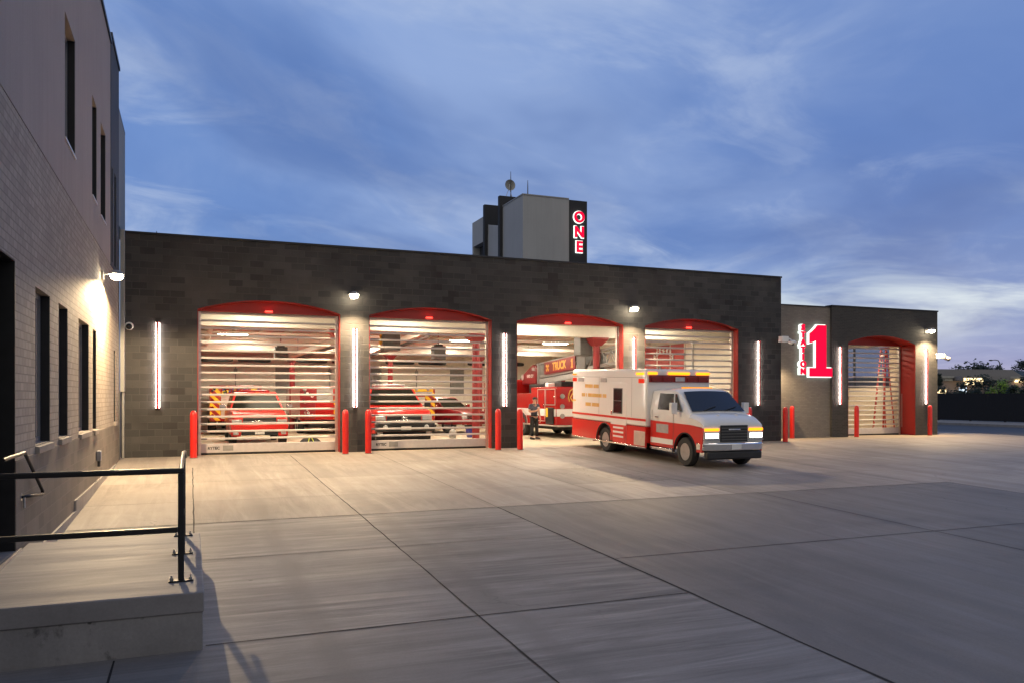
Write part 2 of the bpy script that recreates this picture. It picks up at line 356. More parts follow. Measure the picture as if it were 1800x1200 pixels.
# ------------------------------------------------------------------ mesh builder
class MB:
    def __init__(s): s.v = []; s.f = []; s.m = []
    def _a(s, vs, fs, m):
        o = len(s.v); s.v += [tuple(v) for v in vs]
        for f in fs: s.f.append(tuple(i + o for i in f)); s.m.append(m)
        return s
    def box(s, x0, x1, y0, y1, z0, z1, m=0):
        return s._a([(x0, y0, z0), (x1, y0, z0), (x1, y1, z0), (x0, y1, z0), (x0, y0, z1), (x1, y0, z1), (x1, y1, z1), (x0, y1, z1)],
                    [(0, 3, 2, 1), (4, 5, 6, 7), (0, 1, 5, 4), (1, 2, 6, 5), (2, 3, 7, 6), (3, 0, 4, 7)], m)
    def ring(s, c, ax, r, n, ph=0):
        ax = Vector(ax).normalized(); u = ax.orthogonal().normalized() if abs(ax.z) < .9 else Vector((1, 0, 0))
        u = (u - ax * u.dot(ax)).normalized(); w = ax.cross(u)
        return [tuple(Vector(c) + (u * math.cos(t) + w * math.sin(t)) * r) for t in [2 * math.pi * (i + ph) / n for i in range(n)]]
    def tube(s, p0, p1, r0, r1=None, n=10, m=0, caps=True):
        r1 = r0 if r1 is None else r1; ax = Vector(p1) - Vector(p0)
        a = s.ring(p0, ax, r0, n); b = s.ring(p1, ax, r1, n)
        fs = [(i, (i + 1) % n, n + (i + 1) % n, n + i) for i in range(n)]
        if caps: fs += [tuple(range(n - 1, -1, -1)), tuple(range(n, 2 * n))]
        return s._a(a + b, fs, m)
    def path(s, pts, r, n=8, m=0):
        P = [Vector(p) for p in pts]; T = []
        for i in range(len(P)):
            a = P[i] - P[i - 1] if i else P[1] - P[0]; b = P[i + 1] - P[i] if i < len(P) - 1 else a
            T.append((a.normalized() + b.normalized()).normalized())
        u = T[0].orthogonal().normalized(); vs = []
        rr = r if isinstance(r, (list, tuple)) else [r] * len(P)
        for p, t, q in zip(P, T, rr):
            u = (u - t * u.dot(t)).normalized(); w = t.cross(u)
            vs += [tuple(p + (u * math.cos(2 * math.pi * k / n) + w * math.sin(2 * math.pi * k / n)) * q) for k in range(n)]
        fs = []
        for i in range(len(P) - 1):
            fs += [(i * n + k, i * n + (k + 1) % n, (i + 1) * n + (k + 1) % n, (i + 1) * n + k) for k in range(n)]
        fs += [tuple(range(n - 1, -1, -1)), tuple((len(P) - 1) * n + k for k in range(n))]
        return s._a(vs, fs, m)
    def prism(s, pts, axis, a, b, m=0):
        n = len(pts)
        def q(p, d): return {'x': (d, p[0], p[1]), 'y': (p[0], d, p[1]), 'z': (p[0], p[1], d)}[axis]
        vs = [q(p, a) for p in pts] + [q(p, b) for p in pts]
        fs = [tuple(range(n)), tuple(range(2 * n - 1, n - 1, -1))] + [(i, (i + 1) % n, n + (i + 1) % n, n + i) for i in range(n)]
        return s._a(vs, fs, m)
    def loft(s, rings, m=0, caps=True):
        n = len(rings[0]); vs = [p for r in rings for p in r]; fs = []
        for i in range(len(rings) - 1):
            fs += [(i * n + k, i * n + (k + 1) % n, (i + 1) * n + (k + 1) % n, (i + 1) * n + k) for k in range(n)]
        if caps: fs += [tuple(range(n - 1, -1, -1)), tuple((len(rings) - 1) * n + k for k in range(n))]
        return s._a(vs, fs, m)
    def ball(s, c, r, nu=12, nv=8, m=0, half=False):
        r = r if isinstance(r, (tuple, list)) else (r, r, r); rings = []
        lo = 0 if half else -math.pi / 2
        vs = []; fs = []
        for j in range(nv + 1):
            t = lo + (math.pi / 2 - lo) * j / nv
            vs += [(c[0] + r[0] * math.cos(t) * math.cos(2 * math.pi * k / nu), c[1] + r[1] * math.cos(t) * math.sin(2 * math.pi * k / nu), c[2] + r[2] * math.sin(t)) for k in range(nu)]
        for j in range(nv):
            fs += [(j * nu + k, j * nu + (k + 1) % nu, (j + 1) * nu + (k + 1) % nu, (j + 1) * nu + k) for k in range(nu)]
        return s._a(vs, fs, m)
    def lathe(s, prof, c, n=16, m=0, axis='z'):
        rings = []
        for r, h in prof:
            pts = []
            for k in range(n):
                t = 2 * math.pi * k / n; a, b = r * math.cos(t), r * math.sin(t)
                p = {'z': (a, b, h), 'y': (a, h, b), 'x': (h, a, b)}[axis]
                pts.append((c[0] + p[0], c[1] + p[1], c[2] + p[2]))
            rings.append(pts)
        return s.loft(rings, m)
    def quad(s, a, b, c, d, m=0): return s._a([a, b, c, d], [(0, 1, 2, 3)], m)
    def build(s, name, mats, parent=None, off=(0, 0, 0), bev=0., seg=2, smooth=True, ang=38):
        me = bpy.data.meshes.new(name)
        me.from_pydata([(x - off[0], y - off[1], z - off[2]) for x, y, z in s.v], [], s.f)
        mats = [mats] if isinstance(mats, str) else mats
        for m in mats: me.materials.append(MATS[m])
        me.polygons.foreach_set('material_index', s.m)
        bm = bmesh.new(); bm.from_mesh(me); bmesh.ops.remove_doubles(bm, verts=bm.verts, dist=1e-5)
        bmesh.ops.recalc_face_normals(bm, faces=bm.faces)
        if smooth:
            for f in bm.faces: f.smooth = True
            for e in bm.edges:
                e.smooth = len(e.link_faces) == 2 and e.calc_face_angle(9) < R(ang)
        bm.to_mesh(me); bm.free()
        o = bpy.data.objects.new(name, me); COL.objects.link(o)
        if parent is not None: o.parent = parent
        if bev:
            b = o.modifiers.new('bevel', 'BEVEL'); b.width = bev; b.segments = seg; b.limit_method = 'ANGLE'; b.angle_limit = R(40)
        return o

def tag(o, label=None, cat=None, group=None, kind=None):
    if label: o['label'] = label
    if cat: o['category'] = cat
    if group: o['group'] = group
    if kind: o['kind'] = kind
    return o
def thing(name, loc, label, cat, group=None, rot=(0, 0, 0)):
    o = bpy.data.objects.new(name, None); COL.objects.link(o); o.location = loc; o.rotation_euler = rot
    o.empty_display_size = .2
    return tag(o, label, cat, group)
def copy_tree(o, loc, label, group=None, parent=None):
    c = o.copy(); COL.objects.link(c)
    if parent is None: c.location = loc; c['label'] = label
    else: c.parent = parent
    if group and parent is None: c['group'] = group
    for ch in list(o.children): copy_tree(ch, None, None, None, c)
    return c
def struct(name, mb, mats, **kw): return tag(mb.build(name, mats, **kw), kind='structure')
def text_mesh(name, body, size, mat, parent, mw, extrude=.01, offset=0., align='CENTER', xs=1.):
    cu = bpy.data.curves.new(name, 'FONT'); cu.body = body; cu.size = size; cu.extrude = extrude; cu.offset = offset
    cu.align_x = align; cu.align_y = 'CENTER'
    t = bpy.data.objects.new(name, cu); COL.objects.link(t)
    dg = bpy.context.evaluated_depsgraph_get(); me = bpy.data.meshes.new_from_object(t.evaluated_get(dg))
    bpy.data.objects.remove(t); bpy.data.curves.remove(cu)
    me.transform(mw @ Matrix.Diagonal((xs, 1, 1, 1))); me.materials.clear(); me.materials.append(MATS[mat])
    o = bpy.data.objects.new(name, me); COL.objects.link(o)
    if parent is not None: o.parent = parent
    return o
def frame(origin, xa, ya):
    xa = Vector(xa).normalized(); ya = Vector(ya).normalized(); za = xa.cross(ya)
    m = Matrix((xa, ya, za)).transposed().to_4x4(); m.translation = Vector(origin); return m

# ------------------------------------------------------------------ levels
YF = 25.45
SL = .030
def gz(y): return SL * (min(y, YF) - YF) if y > -30 else SL * (-30 - YF)

# ================================================================== SETTING
def sheet(name, x0, x1, ys, dz, mat):
    mb = MB()
    for a, b in zip(ys[:-1], ys[1:]):
        mb.quad((x0, a, gz(a) + dz), (x1, a, gz(a) + dz), (x1, b, gz(b) + dz), (x0, b, gz(b) + dz))
    return struct(name, mb, mat, smooth=False)
sheet('ground', -1500, 1500, [-1500, -30, YF, 1500], -.05, 'earth')
mb = MB(); TONE = []
XJ = [-.62, .05, 2.80, 5.42, 8.2, 11.0, 13.8, 16.6, 19.6, 22.0, 27.5]; XC = [11.5]
def patch(x0, x1, y0, y1, m):
    # one face per slab, each poured a little lighter or darker than the next
    xs = [x0] + [x for x in (XC if m == 2 else XJ) if x0 < x < x1] + [x1]
    yj = {0: [9.68, 16.6, 19.45, 22.3], 1: [1.2, 7.87, 11.42], 2: [3.9, 9.68]}.get(m, [])
    ys = [y0] + [y for y in yj if y0 < y < y1] + [y1]
    for a, b in zip(xs[:-1], xs[1:]):
        for c, d in zip(ys[:-1], ys[1:]):
            mb.quad((a, c, gz(c)), (b, c, gz(c)), (b, d, gz(d)), (a, d, gz(d)), m); TONE.append(random.uniform(.86, 1.12))
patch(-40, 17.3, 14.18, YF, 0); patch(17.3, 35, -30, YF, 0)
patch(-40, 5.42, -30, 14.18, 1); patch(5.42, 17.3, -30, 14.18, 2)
patch(-1.9, 32.1, YF, 52, 3); patch(32.1, 35, YF, 60, 0)
ap_ = struct('apron', mb, ['apron_warm', 'apron_brushed', 'apron_smooth', 'bay_floor'], smooth=False)
at = ap_.data.attributes.new('slab_tone', 'FLOAT', 'FACE')
for p in ap_.data.polygons:
    i = min(range(len(TONE)), key=lambda k: (Vector(tuple(sum(mb.v[j][c] for j in mb.f[k]) / 4 for c in range(3))) - p.center).length_squared)
    at.data[p.index].value = TONE[i]
# open joints between the slabs, slightly wandering
jb = MB(); jl = MB()
def joint(b, x0, y0, x1, y1, w):
    n = max(2, int(math.hypot(x1 - x0, y1 - y0) / .35)); pts = []
    for i in range(n + 1):
        t = i / n; j = random.uniform(-.006, .006); k = w * random.uniform(.75, 1.25) / 2 * .56
        x, y = x0 + (x1 - x0) * t, y0 + (y1 - y0) * t
        if x0 == x1: pts.append(((x + j - k, y), (x + j + k, y)))
        else: pts.append(((x, y + j - k), (x, y + j + k)))
    for (a, b_), (c, d) in zip(pts[:-1], pts[1:]):
        b.quad(*[(p[0], p[1], gz(p[1]) + .004) for p in (a, b_, d, c)])
for x, y0, y1, w in ((.05, 11.1, 22.4, .035), (2.80, -20, 24.9, .036), (5.42, -20, 14.18, .055), (11.5, -20, 14.15, .034), (17.28, -20, 14.15, .034), (-.62, -10, 7.72, .03)):
    joint(jb, x, y0, x, y1, w)
for y, x0, x1, w in ((14.18, -1.8, 17.28, .048), (7.87, .13, 5.4, .036), (9.68, 5.45, 34, .034), (3.9, 5.45, 34, .034), (1.2, -1, 5.4, .036)):
    joint(jb, x0, y, x1, y, w)
for x, y0, y1, w in ((5.42, 14.2, 24.9, .03), (8.2, 14.2, 24.9, .028), (11.0, 14.2, 24.9, .028), (13.8, 14.2, 24.9, .028), (16.6, 14.2, 24.9, .028), (19.6, 14.2, 24.9, .028), (22.0, -20, 25.2, .032), (27.5, -20, 26.7, .03)):
    joint(jl, x, y0, x, y1, w)
for y, x0, x1, w in ((22.3, .06, 34, .03), (19.45, -1.8, 34, .024), (16.6, -1.8, 34, .024), (11.42, .13, 5.4, .030)):
    joint(jl, x0, y, x1, y, w)
struct('apron_joints', jb, 'joint', smooth=False)
struct('shallow_joints', jl, 'pale_joint', smooth=False)
# drive, kerb and verge on the right
mb = MB(); mb.quad((35, -40, gz(-30) - .02), (44.3, -40, gz(-30) - .02), (44.3, YF, -.02), (35, YF, -.02)); mb.quad((35, YF, -.02), (44.3, YF, -.02), (44.3, 120, -.02), (35, 120, -.02))
struct('road', mb, 'asphalt', smooth=False)
mb = MB(); mb.prism([(44.3, -.05), (44.3, .12), (44.32, .14), (47.6, .16), (47.6, -.05)], 'y', YF, 120)
struct('pavement', mb, 'kerb_concrete')
# far ridge
mb = MB(); rows = []
for k, (d, hh) in enumerate(((330, 0), (430, 8), (560, 15), (700, 3))):
    row = []
    for i in range(0, 61):
        a = R(-62 + i * 130 / 60)
        h_ = hh * (.75 + .35 * math.sin(i * .55 + k) + .25 * math.sin(i * 1.7 + 2 * k)) if hh else -.2
        row.append((d * math.sin(a + .4), d * math.cos(a + .4), max(-.2, h_)))
    rows.append(row)
for a, b in zip(rows[:-1], rows[1:]):
    for i in range(60): mb.quad(a[i], a[i + 1], b[i + 1], b[i])
struct('hills', mb, 'leaf_dark', smooth=False)

# ================================================================== FIRE STATION
DOORS = [(.19, 4.40), (5.32, 9.53), (10.45, 14.66), (15.57, 19.78)]
SPR, CRN, HEAD, TOP = 4.36, 4.69, 4.33, 6.46
WX0, WX1 = -1.86, 21.85
def arch(x0, x1, spr, crn, n=20):
    c = (x1 - x0) / 2; h_ = crn - spr; r = (c * c + h_ * h_) / (2 * h_); cx = (x0 + x1) / 2; cz = crn - r
    a = math.asin(c / r)
    return [(cx + r * math.sin(-a + 2 * a * i / n), cz + r * math.cos(-a + 2 * a * i / n)) for i in range(n + 1)]
ST = (10, YF, 0)
st = thing('fire_station', ST, 'long charcoal block fire station with four arched red doorways', 'building')
def sp(mb, name, mats, parent=st, root=ST, **kw): return mb.build(name, mats, parent, root, **kw)
def front_outline(x0, x1, top, doors, spr, crn):
    pts = [(x0, 0)]
    for a, b in doors:
        pts += [(a, 0)] + arch(a, b, spr, crn) + [(b, 0)]
    return pts + [(x1, 0), (x1, top), (x0, top)]
mb = MB(); mb.prism(front_outline(WX0, WX1, TOP, DOORS, SPR, CRN), 'y', YF, YF + .27)
sp(mb, 'front_wall', 'charcoal_block', smooth=False)
for xa in (WX1 - .25, WX0):
    mb = MB(); mb.box(xa, xa + .25, YF + .272, 47, 0, TOP); sp(mb, 'side_wall', 'charcoal_block', smooth=False)
mb = MB(); mb.box(WX0 - .02, WX1 + .03, YF - .03, YF + .30, TOP + .002, TOP + .07); mb.box(WX1 - .27, WX1 + .03, YF + .302, 47, TOP + .002, TOP + .07)
sp(mb, 'coping', 'coping', bev=.01)
mb = MB(); mb.box(WX0 + .25, WX1 - .25, YF + .28, 47, 5.6, 5.75); sp(mb, 'roof', 'roof_grey')
mb = MB(); mb.box(WX1 - .30, WX1 - .255, YF + .30, 46.5, 0, 5.6); mb.box(WX0 + .255, WX0 + .30, YF + .30, 46.5, 0, 5.6)
for (a, b), (c, d) in zip([(-9, WX0 + .3)] + DOORS, DOORS + [(WX1 - .3, 99)]):
    mb.box(b + .10, c - .10, YF + .275, YF + .32, 0, 5.0)
mb.box(WX0 + .3, WX1 - .3, YF + .42, YF + .46, 4.62, 5.0)
sp(mb, 'interior_wall', 'interior_white', smooth=False)
mb = MB(); mb.box(WX0 + .3, WX1 - .3, YF + .46, 46.5, 5.0, 5.08); sp(mb, 'ceiling', 'ceiling_paint', smooth=False)
# ceiling joists and cross beams carried on the columns
mb = MB()
for x in [-.6 + 1.28 * i for i in range(18)]: mb.box(x - .06, x + .06, YF + .5, 46.5, 4.82, 4.998)
sp(mb, 'joists', 'ceiling_paint', smooth=False)
for y in (28.4, 42.3):
    mb = MB(); mb.box(WX0 + .3, WX1 - .3, y - .16, y + .16, 4.10, 4.70); sp(mb, 'beam', 'interior_white', bev=.01)
for y in (28.4, 42.3):
    for x in (-.3, 4.86, 9.99, 15.12):
        mb = MB(); mb.lathe([(.155, 0), (.155, .02), (.14, .03), (.14, 3.78)], (x, y, 0), 18)
        c = sp(mb, 'column', 'column_red')
        mb = MB(); mb.loft([[(x - a, y - a, z), (x + a, y - a, z), (x + a, y + a, z), (x - a, y + a, z)] for a, z in ((.15, 3.78), (.36, 4.03), (.36, 4.098))])
        mb.build('capital', 'column_red', c, ST)
# rear wall with pale sectional doors
mb = MB(); mb.box(WX0 + .3, WX1 - .3, 46.5, 46.7, 0, 5.6); sp(mb, 'rear_wall', 'interior_white', smooth=False)
for a, b in DOORS:
    mb = MB()
    for k in range(7): mb.box(a, b, 46.44, 46.498, .02 + k * .61, .02 + (k + 1) * .61 - .012)
    d = sp(mb, 'rear_door', 'interior_white', bev=.006)
    for i in range(2):
        x0 = a + .22 + i * 2.0; z0 = 3.78
        pts = []
        for k in range(24):
            t = 2 * math.pi * k / 24; cx, cz = math.cos(t), math.sin(t)
            pts.append((x0 + .88 + .88 * math.copysign(abs(cx) ** .35, cx), z0 + .12 * math.copysign(abs(cz) ** .6, cz)))
        mb = MB(); mb.prism(pts, 'y', 46.41, 46.435); mb.build('window', 'window_glass', d, ST)
    mb = MB(); mb.box((a + b) / 2 - .03, (a + b) / 2 + .03, 46.38, 46.43, .5, 3.4); mb.box((a + b) / 2 - .10, (a + b) / 2 + .10, 46.36, 46.43, 3.0, 3.3)
    mb.build('lock_bar', 'mid_grey', d, ST)
for x in (4.86, 9.99, 15.12):
    mb = MB()
    for i in range(9): mb.box(x - .42 + i * .094, x - .42 + i * .094 + .06, 46.40, 46.46, 1.9, 3.5)
    mb.box(x - .44, x + .44, 46.46, 46.495, 1.88, 3.52); sp(mb, 'wall_louvre', 'mid_grey', smooth=False)

def surround(parent, root, x0, x1, y0, y1, spr, crn, head, tymp_back=.04):
    """red lining of the opening: jambs, arch soffit and the flat panel under the arch"""
    mb = MB(); t = .022
    mb.box(x0 + .001, x0 + t, y0 + .012, y1, .01, spr); mb.box(x1 - t, x1 - .001, y0 + .012, y1, .01, spr)
    A = arch(x0, x1, spr, crn, 20)
    for (a, b), (c, d) in zip(A[:-1], A[1:]):
        mb._a([(a, y0 + .012, b - .002), (c, y0 + .012, d - .002), (c, y1, d - .002), (a, y1, b - .002), (a, y0 + .012, b - t), (c, y0 + .012, d - t), (c, y1, d - t), (a, y1, b - t)],
              [(0, 1, 5, 4), (4, 5, 6, 7), (3, 7, 6, 2)], 0)
    pts = [(x0 + t, head)] + [(a, b - t - .001) for a, b in A[1:-1]] + [(x1 - t, head)]
    mb.prism(pts, 'y', y1 - tymp_back, y1 - .002)
    mb.box(x0 + t, x1 - t, y1 - tymp_back - .03, y1 - tymp_back - .001, head - .02, head + .03)
    return mb.build('door_surround', 'red_steel', parent, root, smooth=False)
def beacon(parent, root, x, y, z):
    mb = MB(); mb.box(x - .11, x + .11, y - .10, y - .035, z - .005, z + .045); b = mb.build('warning_light', 'beacon_red', parent, root, bev=.02)
    mb = MB(); mb.box(x - .13, x + .13, y - .034, y - .001, z - .02, z + .06); mb.build('housing', 'dark_grey', b, root, bev=.01)
def shutter(parent, root, x0, x1, y, head, maker=True, n=18, pitch=.2225, z0=.49, bars='bar_grey', open_=False):
    d = bpy.data.objects.new('roll_up_door', None); COL.objects.link(d); d.parent = parent; d.empty_display_size = .2
    for xa, xb in ((x0 + .024, x0 + .10), (x1 - .10, x1 - .024)):
        mb = MB(); mb.box(xa, xb, y, y + .12, 0, head - .002); mb.build('guide_rail', 'aluminium', d, root, bev=.006)
    mb = MB(); mb.box(x0 + .024, x1 - .024, y + .125, y + .45, head - .02, head + .28); mb.build('drum_cover', 'interior_white', d, root, bev=.02)
    if open_: return d
    mb = MB(); a, b = x0 + .102, x1 - .102
    for k in range(n):
        z = z0 + k * pitch
        if z > head - .03: break
        mb.prism([(y + .035, z - .032), (y + .022, z - .014), (y + .022, z + .018), (y + .035, z + .031), (y + .070, z + .029), (y + .070, z - .030)], 'x', a, b)
        if k < 6: mb.box(a + .001, a + .17, y + .008, y + .0175, z - .018, z + .012, 1)
    mb.build('slat_bars', [bars, 'dark_grey'], d, root, smooth=False)
    mb = MB(); mb.box(a, b, y + .052, y + .058, .34, head - .03); mb.build('pane', 'clear_pane', d, root)
    mb = MB(); mb.box(a, b, y + .005, y + .095, .065, .335); bb = mb.build('bottom_bar', bars, d, root, bev=.008)
    mb = MB(); mb.box(a, b, y + .02, y + .08, .002, .064); mb.build('rubber_seal', 'black_rubber', d, root)
    if maker:
        text_mesh('lettering', 'RYTEC', .115, 'black_plastic', bb, Matrix.Translation(Vector((a + .36, y + .002, .20)) - Vector(root)) @ Matrix.Rotation(R(90), 4, 'X'), .002, .004)
        mb = MB(); mb.box(a + .62, a + .92, y + .001, y + .0045, .12, .28); mb.build('sticker', 'mid_grey', bb, root)
    return d
for i, (a, b) in enumerate(DOORS):
    surround(st, ST, a, b, YF, YF + .30, SPR, CRN, HEAD)
    beacon(st, ST, (a + b) / 2 - .05, YF + .255, HEAD + .02)
    shutter(st, ST, a, b, YF + .31, HEAD, open_=(i == 2))

# ------------------------------------------------------------------ annex (lower wing)
AX = (29, 26.85, 0)
an = thing('annex_building', AX, 'lower brick wing beside the station with a single arched red doorway', 'building')
def ap(mb, name, mats, **kw): return mb.build(name, mats, an, AX, **kw)
A0, A1, AT, AY, AYd = 26.72, 30.72, 5.65, 26.85, 27.66
mb = MB(); mb.prism(front_outline(25.8, 32.1, AT, [(A0, A1)], 4.12, 4.47), 'y', AY, AY + .35); ap(mb, 'front_wall', 'charcoal_brick', smooth=False)
mb = MB(); mb.box(21.86, 25.8, AY + .10, AY + .35, 0, AT - .05); ap(mb, 'sign_wall', 'taupe_brick', smooth=False)
mb = MB(); mb.box(31.82, 32.1, AY + .352, 29.3, 0, AT); mb.box(31.82, 32.1, 32.3, 42, 0, AT); mb.box(31.82, 32.1, 29.3, 32.3, 0, 2.2); mb.box(31.82, 32.1, 29.3, 32.3, 4.25, AT)
ap(mb, 'side_wall', 'charcoal_brick', smooth=False)
mb = MB(); mb.box(31.93, 31.96, 29.3, 32.3, 2.2, 4.25); w = ap(mb, 'window', 'tinted_pane')
mb = MB()
for y in (29.3, 31.65, 32.24): mb.box(31.90, 32.0, y, y + .06, 2.2, 4.25)
mb.box(31.90, 32.0, 29.36, 32.24, 2.2, 2.26); mb.build('frame', 'coping', w, AX)
mb = MB(); mb.box(25.78, 32.13, AY - .03, AY + .38, AT + .002, AT + .06); mb.box(21.86, 25.775, AY + .07, AY + .38, AT - .048, AT + .0); mb.box(31.8, 32.13, AY + .382, 42, AT + .002, AT + .06)
ap(mb, 'coping', 'coping')
mb = MB(); mb.box(21.9, 32.0, AY + .36, 42, 5.1, 5.25); ap(mb, 'roof', 'roof_grey')
mb = MB(); mb.box(26.2, 31.78, AYd + .35, 37, 4.62, 4.7); mb.box(31.77, 31.815, AYd + .1, 29.3, 0, 4.7); mb.box(31.77, 31.815, 29.3, 37, 0, 2.2)
mb.box(31.77, 31.815, 32.3, 37, 2.2, 4.7); mb.box(31.77, 31.815, 29.3, 32.3, 4.25, 4.7); mb.box(26.2, 26.25, AYd + .1, 37, 0, 4.7); mb.box(26.2, 31.78, 37, 37.1, 0, 4.7)
mb.box(A1 + .03, 31.77, AYd + .12, AYd + .16, 0, 4.7)
ap(mb, 'interior_wall', 'tan_wall', smooth=False)
# deep red lining of the doorway
surround(an, AX, A0, A1, AY, AYd, 4.12, 4.47, 4.10, .05)
shutter(an, AX, A0, A1, AYd + .01, 4.10, maker=False, pitch=.217)
mb = MB(); mb.path([(A1 - .05, AYd - .10, .35), (A1 - .05, AYd - .10, 1.9)], .012, 6); ap(mb, 'door_sensor', 'aluminium')

# ------------------------------------------------------------------ hose tower behind the station
TW = (15.1, 36, 0)
tw = thing('hose_tower', TW, 'stepped grey stucco tower rising behind the flat station roof', 'tower')
def tp(mb, name, mats, **kw): return mb.build(name, mats, tw, TW, **kw)
mb = MB(); mb.box(15.1, 17.62, 36, 38.7, 5.76, 11.62); tp(mb, 'tower_block', 'grey_stucco', smooth=False)
mb = MB(); mb.box(17.622, 18.62, 35.98, 38.7, 5.76, 11.60); tp(mb, 'sign_panel', 'dark_stucco', smooth=False)
mb = MB(); mb.box(15.07, 17.6, 35.97, 38.698, 11.622, 11.68); tp(mb, 'coping', 'mid_grey')
for x, y, z in ((14.93, 38.702, 12.2), (14.93, 41.0, 12.25)):
    mb = MB(); mb.box(x, 17.2, y, y + .26, 5.76, z); tp(mb, 'fin_wall', 'dark_stucco', smooth=False)
mb = MB(); mb.box(15.12, 17.0, 38.964, 40.998, 5.76, 10.6); tp(mb, 'stair_block', 'grey_stucco', smooth=False)
mb = MB(); mb.prism([(38.97, 10.601), (40.995, 10.601), (40.995, 11.15)], 'x', 15.13, 16.9); tp(mb, 'stair_roof', 'grey_stucco', smooth=False)
mb = MB(); mb.box(15.12, 17.0, 41.262, 43.6, 10.35, 11.75); mb.box(15.12, 17.0, 43.4, 43.598, 5.76, 10.348); tp(mb, 'rear_block', 'grey_stucco', smooth=False)
mb = MB(); mb.box(15.5, 17.0, 41.27, 43.39, 5.76, 10.34); tp(mb, 'opening', 'dark_stucco', smooth=False)
mb = MB(); mb.box(16.5, 17.6, 35.965, 35.998, 8.45, 8.52); tp(mb, 'ledge', 'grey_stucco', smooth=False)
# dish and whips
t = thing('satellite_dish', (15.55, 38.83, 12.2), 'small round satellite dish on a tripod on top of the tower', 'satellite dish')
mb = MB(); mb.lathe([(.0, .10), (.12, .085), (.22, .04), (.28, -.03), (.29, -.05), (.27, -.03), (.20, .06), (0, .12)], (0, 0, .62), 20, axis='y'); mb.build('dish', 'pale_stucco', t)
mb = MB()
for a in (30, 150, 270): mb.tube((.22 * math.cos(R(a)), .22 * math.sin(R(a)), 0), (0, .08, .5), .016, n=6)
mb.tube((0, .08, .45), (0, .08, .7), .025, n=8); mb.build('tripod', 'steel', t)
for x, y, z0, h_, lb in ((15.6, 38.83, 12.2, 1.35, 'thin whip antenna standing behind the satellite dish on the tower'), (15.62, 36.6, 11.68, .85, 'thin short whip antenna on the front corner of the grey tower'), (-.95, 26.3, 5.75, .98, 'thin vent rod poking above the station roof at its office end')):
    mb = MB(); mb.path([(0, 0, 0), (0, 0, h_ * .6), (0, 0, h_)], [.03, .024, .012], 6)
    o = mb.build('antenna', 'dark_grey', None); o.location = (x, y, z0); tag(o, lb, 'antenna')

# ------------------------------------------------------------------ illuminated signs
sg = thing('tower_sign', (18.12, 35.98, 9.2), 'glowing red letters ONE stacked on the dark panel of the tower', 'sign')
for ch, z in (('O', 10.72), ('N', 9.97), ('E', 9.23)):
    m = Matrix.Translation((0, -.13, z - 9.2)) @ Matrix.Rotation(R(90), 4, 'X')
    l = text_mesh('letter', ch, .74, 'sign_red', sg, m, .03, .028, xs=.95)
    m2 = Matrix.Translation((0, -.06, z - 9.2)) @ Matrix.Rotation(R(90), 4, 'X')
    text_mesh('halo', ch, .74, 'sign_halo', l, m2, .03, .062, xs=.95)
SG = (24.8, AY, 2.5)
sg = thing('station_sign', SG, 'large red halo lit numeral 1 with STATION stacked beside it', 'sign')
NUM = [(24.50, 2.62), (25.68, 2.62), (25.68, 2.99), (25.35, 2.99), (25.35, 4.80), (24.93, 4.80), (24.80, 4.66), (24.64, 4.53), (24.50, 4.44), (24.50, 4.04), (24.64, 4.08), (24.76, 4.14), (24.85, 4.22), (24.85, 2.99), (24.50, 2.99)]
mb = MB(); mb.prism(NUM, 'y', AY - .16, AY - .06); num = mb.build('numeral', 'sign_red', sg, SG, smooth=False)
cx, cz = 25.02, 3.7
def grow(P, d):
    out = []; n = len(P)
    for i in range(n):
        a, b, c = Vector(P[i - 1]), Vector(P[i]), Vector(P[(i + 1) % n])
        n1 = Vector(((b - a).y, -(b - a).x)).normalized(); n2 = Vector(((c - b).y, -(c - b).x)).normalized()
        v = (n1 + n2); v = v / max(.4, v.length_squared) * 2 * d
        out.append((b.x + v.x, b.y + v.y))
    return out
mb = MB(); mb.prism(grow(NUM, .038), 'y', AY - .058, AY + .05); mb.build('halo', 'sign_halo', num, SG, smooth=False)
for i, ch in enumerate('STATION'):
    z = 4.66 - i * .306
    m = Matrix.Translation((24.10 - SG[0], -.14, z - SG[2])) @ Matrix.Rotation(R(90), 4, 'X')
    l = text_mesh('letter', ch, .345, 'sign_red', sg, m, .035, .016)
    m = Matrix.Translation((24.10 - SG[0], -.02, z - SG[2])) @ Matrix.Rotation(R(90), 4, 'X')
    text_mesh('halo', ch, .345, 'sign_halo', l, m, .06, .032)

# ------------------------------------------------------------------ vertical wall lights
def light_strip(x, y, label):
    t = thing('wall_light', (x, y, 1.43), label, 'wall light', 'vertical LED wall lights between the doors')
    mb = MB(); mb.box(-.030, .030, -.085, -.001, 0, 2.48); mb.build('backplate', 'red_paint', t)
    mb = MB(); mb.box(-.031, .031, -.105, -.087, .0, 2.48); mb.build('face_strip', 'red_paint', t)
    for s in (-1, 1):
        mb = MB(); mb.box(min(s * .033, s * .052), max(s * .033, s * .052), -.066, -.036, .01, 2.47); mb.build('led_tube', 'led_white', t)
    for z in (-.012, 2.481):
        mb = MB(); mb.box(-.062, .062, -.10, -.001, z, z + .011); mb.build('end_cap', 'red_paint', t)
    return t
for x, lb in ((-.89, 'glowing vertical light strip on the wall beside the white corner trim'), (4.86, 'glowing vertical light strip on the pier between the first two shuttered doorways'),
              (9.99, 'glowing vertical light strip on the pier left of the open doorway'), (15.11, 'glowing vertical light strip on the pier right of the open doorway, above the ambulance'),
              (20.72, 'glowing vertical light strip at the end pier beside the ambulance nose')):
    light_strip(x, YF, lb)
for x, lb in ((26.25, 'glowing vertical light strip between the big numeral and the annex doorway'), (31.36, 'glowing vertical light strip on the outermost pier above a bollard')):
    light_strip(x, AY, lb)

